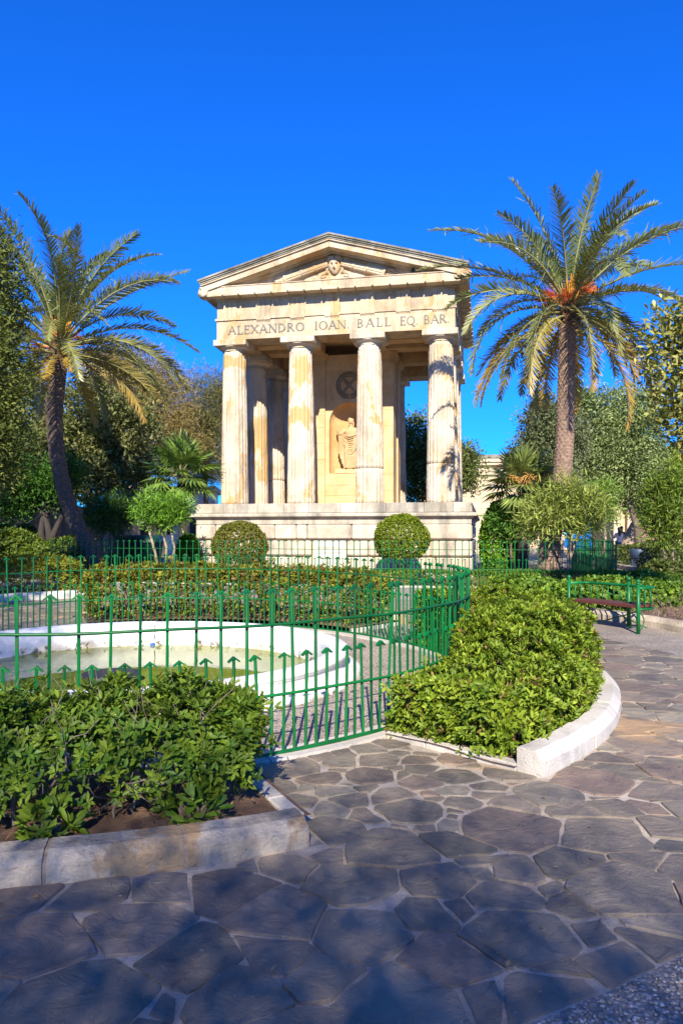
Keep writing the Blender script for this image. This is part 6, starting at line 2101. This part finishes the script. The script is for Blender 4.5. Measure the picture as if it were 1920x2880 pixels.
# ------------------------------------------------------------------ people
def person(label, loc, rz, top, legs, hair, sit=False, long_hair=False, scale=1.0, arm=None, skirt=None):
    root = empty('person', loc, rz, label, 'person')
    root.scale = (scale,) * 3
    hz = .92 if not sit else .50
    # one continuous body: joints as edges with radii, grown by a skin
    V_, E_, R_ = [], [], []
    def j(p, r, par=None):
        V_.append(p); R_.append(r)
        if par is not None:
            E_.append((par, len(V_) - 1))
        return len(V_) - 1
    pel = j((0, 0, hz), (.155, .11))
    wa = j((0, .01, hz + .18), (.125, .09), pel); ch = j((0, .01, hz + .38), (.15, .10), wa); nk = j((0, .01, hz + .53), (.06, .06), ch)
    hd0 = j((0, -.01, hz + .61), (.065, .075), nk); hd1 = j((0, -.015, hz + .70), (.078, .095), hd0); j((0, -.005, hz + .78), (.06, .07), hd1)
    for s in (-1, 1):
        sh = j((s * .17, .01, hz + .46), (.06, .06), ch)
        if arm == 'up' :
            el = j((s * .22, -.10, hz + .24), (.045, .045), sh); wr_ = j((s * .06, -.20, hz + .42), (.032, .032), el); j((s * .04, -.17, hz + .54), (.036, .028), wr_)
        elif arm == 'hug':
            el = j((s * .24, -.10, hz + .22), (.045, .045), sh); wr_ = j((s * .12, -.27, hz + .26), (.034, .034), el); j((s * .05, -.30, hz + .28), (.036, .028), wr_)
        else:
            el = j((s * .23, .02, hz + .20), (.045, .045), sh); wr_ = j((s * .24, -.06, hz - .02), (.034, .034), el); j((s * .23, -.09, hz - .11), (.036, .026), wr_)
        hp = j((s * .09, 0, hz - .06), (.085, .085), pel)
        if sit:
            kn = j((s * .11, -.42, hz - .02), (.06, .06), hp); an = j((s * .11, -.45, .09), (.04, .04), kn); j((s * .12, -.58, .04), (.038, .03), an)
        else:
            kn = j((s * .10, -.01, .49), (.062, .062), hp); an = j((s * .10, .03, .09), (.04, .04), kn); j((s * .11, -.13, .04), (.038, .03), an)
    def skin(name, sel_mat):
        me = bpy.data.meshes.new(name); me.from_pydata(V_, E_, [])
        o = bpy.data.objects.new(name, me); col.objects.link(o)
        md = o.modifiers.new('k', 'SKIN')
        for i, sv in enumerate(me.skin_vertices[0].data):
            sv.radius = R_[i]
        me.skin_vertices[0].data[pel].use_root = True
        o.modifiers.new('s', 'SUBSURF').levels = 2
        dg = bpy.context.evaluated_depsgraph_get(); dg.update()
        m2 = bpy.data.meshes.new_from_object(o.evaluated_get(dg))
        bpy.data.objects.remove(o)
        return m2
    body = skin('body', None)
    link('body', body, 'skin', root, True)
    # garments: the body surface pushed out, kept where the garment covers
    def garment(name, mat, keep, push):
        bm = bmesh.new(); bm.from_mesh(body)
        bm.normal_update()
        for v in bm.verts:
            v.co += v.normal * push
        bmesh.ops.delete(bm, geom=[f for f in bm.faces if not keep(f.calc_center_median())], context='FACES')
        me = bpy.data.meshes.new(name); bm.to_mesh(me); bm.free()
        link(name, me, mat, root, True)
    if not skirt:
        garment('trousers', legs, lambda c: .10 < c.z < hz + .07 and abs(c.x) < .2, .014)
    garment('shirt', top, lambda c: hz + .0 < c.z < hz + .50 and abs(c.x) < (.16 if skirt else .24) and (c.z > hz + .2 or abs(c.x) < .2), .020)
    hb3 = B()
    hb3.sphere((0, .012, hz + .725), (.092, .105, .10), 14, 9)
    if long_hair:
        hb3.tube([(0, .06, hz + .74), (0, .10, hz + .60), (0, .12, hz + .42), (0, .11, hz + .30)], [.085, .09, .08, .03], 10)
    hm = hb3.mesh('hair')
    bm = bmesh.new(); bm.from_mesh(hm)
    bmesh.ops.delete(bm, geom=[f for f in bm.faces if f.calc_center_median().y < -.055 and f.calc_center_median().z < hz + .755], context='FACES')
    bm.to_mesh(hm); bm.free()
    link('hair', hm, hair, root, True)
    fc = B()
    for s in (-1, 1):
        fc.sphere((s * .032, -.098, hz + .70), .011, 6, 5)
    fc.obj('eyes', 'dark_void', root)
    B().sphere((0, -.112, hz + .675), (.012, .018, .022), 6, 5).obj('nose', 'skin', root, True)
    if skirt:
        sk = B(); vs = []
        n = 24
        prof = ([(.0, hz + .12, .15, .11), (-.10, hz + .02, .20, .22), (-.26, hz - .02, .24, .30), (-.36, hz - .18, .26, .24), (-.40, .18, .30, .22)])
        for (oy, z, rx, ry) in prof:
            for i in range(n):
                a = 2 * math.pi * i / n
                k = 1 + .06 * math.sin(a * 7)
                vs.append((rx * math.cos(a) * k, oy + ry * math.sin(a) * k, z))
        sk.add(vs, [(q * n + i, q * n + (i + 1) % n, (q + 1) * n + (i + 1) % n, (q + 1) * n + i) for q in range(len(prof) - 1) for i in range(n)])
        sk.obj('skirt', skirt, root, True)
    return root
c = P(1740, 1560, 40.2); person('person in white shirt and blue jeans with long hair seen from behind, hugging someone', (c.x, c.y, .23), R(180), 'white_cloth', 'denim', 'hair_brown', long_hair=True, arm='hug', scale=.98)
c = P(1747, 1560, 40.75); person('dark haired person facing the one in the white shirt, partly hidden', (c.x, c.y, .23), R(8), 'black_cloth', 'denim', 'hair', arm='hug', scale=1.02)
c = P(1778, 1560, 41.2); person('person in teal top and jeans standing behind the leaning trunk', (c.x, c.y, .23), R(150), 'teal_cloth', 'denim', 'hair', scale=.95)
c = P(268, 1540, 27)
person('woman in white top and long pale blue skirt sitting beside the leaning palm', (c.x, c.y, .23), R(18), 'white_cloth', 'denim', 'hair', sit=True, arm='up', skirt='blue_cloth', scale=.98)
sbn = empty('stone_seat', (c.x, c.y + .1, .23), R(18), 'low stone seat under the woman by the leaning palm', 'seat')
B().cbox(-.5, .5, -.22, .25, 0, .40, .02).obj('block', 'wall_block', sbn)

# small floodlight on the cornice ledge
fl2 = empty('floodlight', T(2.62, AV0 - .12, 9.72), TH, 'small dark floodlight standing on the cornice at the right of the pediment', 'lamp')
B().lathe([(0, 0), (.06, 0), (.06, .02), (.02, .03), (.02, .07), (0, .07)], 12).obj('foot', 'bin_green', fl2)
B().lathe([(0, .07), (.05, .07), (.062, .10), (.062, .19), (.03, .24), (0, .24)], 12).obj('housing', 'bin_green', fl2, True)

# ------------------------------------------------------------------ trees outside the picture that shade the near path and the left side
def shade_tree(label, base, trunk, blobs, n, per=22, leaf=.16, spread=.30):
    return tree('shade_tree', label, base, [trunk], blobs, n, per, leaf, leaf * .5, (.04, .07, .014), (.11, .14, .03), 'leaf', 'bark', spread, trunk_r=.2, group='trees behind the viewer')
shade_tree('leafy tree behind the viewer that shades the near path', (-.6, -10.5, 0), [(-.6, -10.5, 0), (-.6, -10.3, 2.2), (-.6, -9.6, 4.4)],
           [(-.9, -6.6, 6.0, 1.6, 1.6, .8), (-2.2, -7.5, 6.5, 1.7, 1.6, .9), (.2, -7.5, 6.4, 1.0, 1.6, .8), (1.5, -8.6, 6.3, 1.3, 1.3, .8), (-.3, -8.9, 6.7, 1.8, 1.6, .9)], 760, 26, .06, .45)
shade_tree('leafy tree left of the viewer that shades the left bed', (-6.0, -3.2, 0), [(-6.0, -3.2, 0), (-5.9, -3.2, 2.6), (-5.6, -3.0, 4.8)],
           [(-4.7, -1.6, 7.2, 1.4, 1.6, .9), (-5.4, -3.0, 6.8, 1.6, 1.6, 1.0), (-4.0, -3.6, 6.9, 1.2, 1.3, .8), (-6.4, -1.2, 7.6, 1.8, 1.8, 1.1)], 640, 26, .06, .42)
shade_tree('tall leafy tree left of the garden that shades the left path', (-10.5, 3.5, 0), [(-10.5, 3.5, 0), (-10.3, 3.5, 3), (-10, 3.5, 5.5)],
           [(-8.4, 3.2, 8.0, 2.0, 2.2, 1.4), (-10.0, 2.2, 7.8, 2.2, 2.2, 1.5), (-11.0, 5.2, 8.4, 2.4, 2.2, 1.5), (-8.6, 5.6, 8.0, 1.8, 1.8, 1.3)], 560)
shade_tree('tall leafy tree in front of the left wall', (-14.5, 12.5, .05), [(-14.5, 12.5, 0), (-14.4, 12.5, 3), (-14, 12.5, 5.5)],
           [(-12.2, 12.8, 8.4, 2.2, 2.4, 1.7), (-13.8, 11.4, 7.8, 2.2, 2.2, 1.7), (-12.0, 15.2, 9.0, 2.0, 2.0, 1.5)], 480)
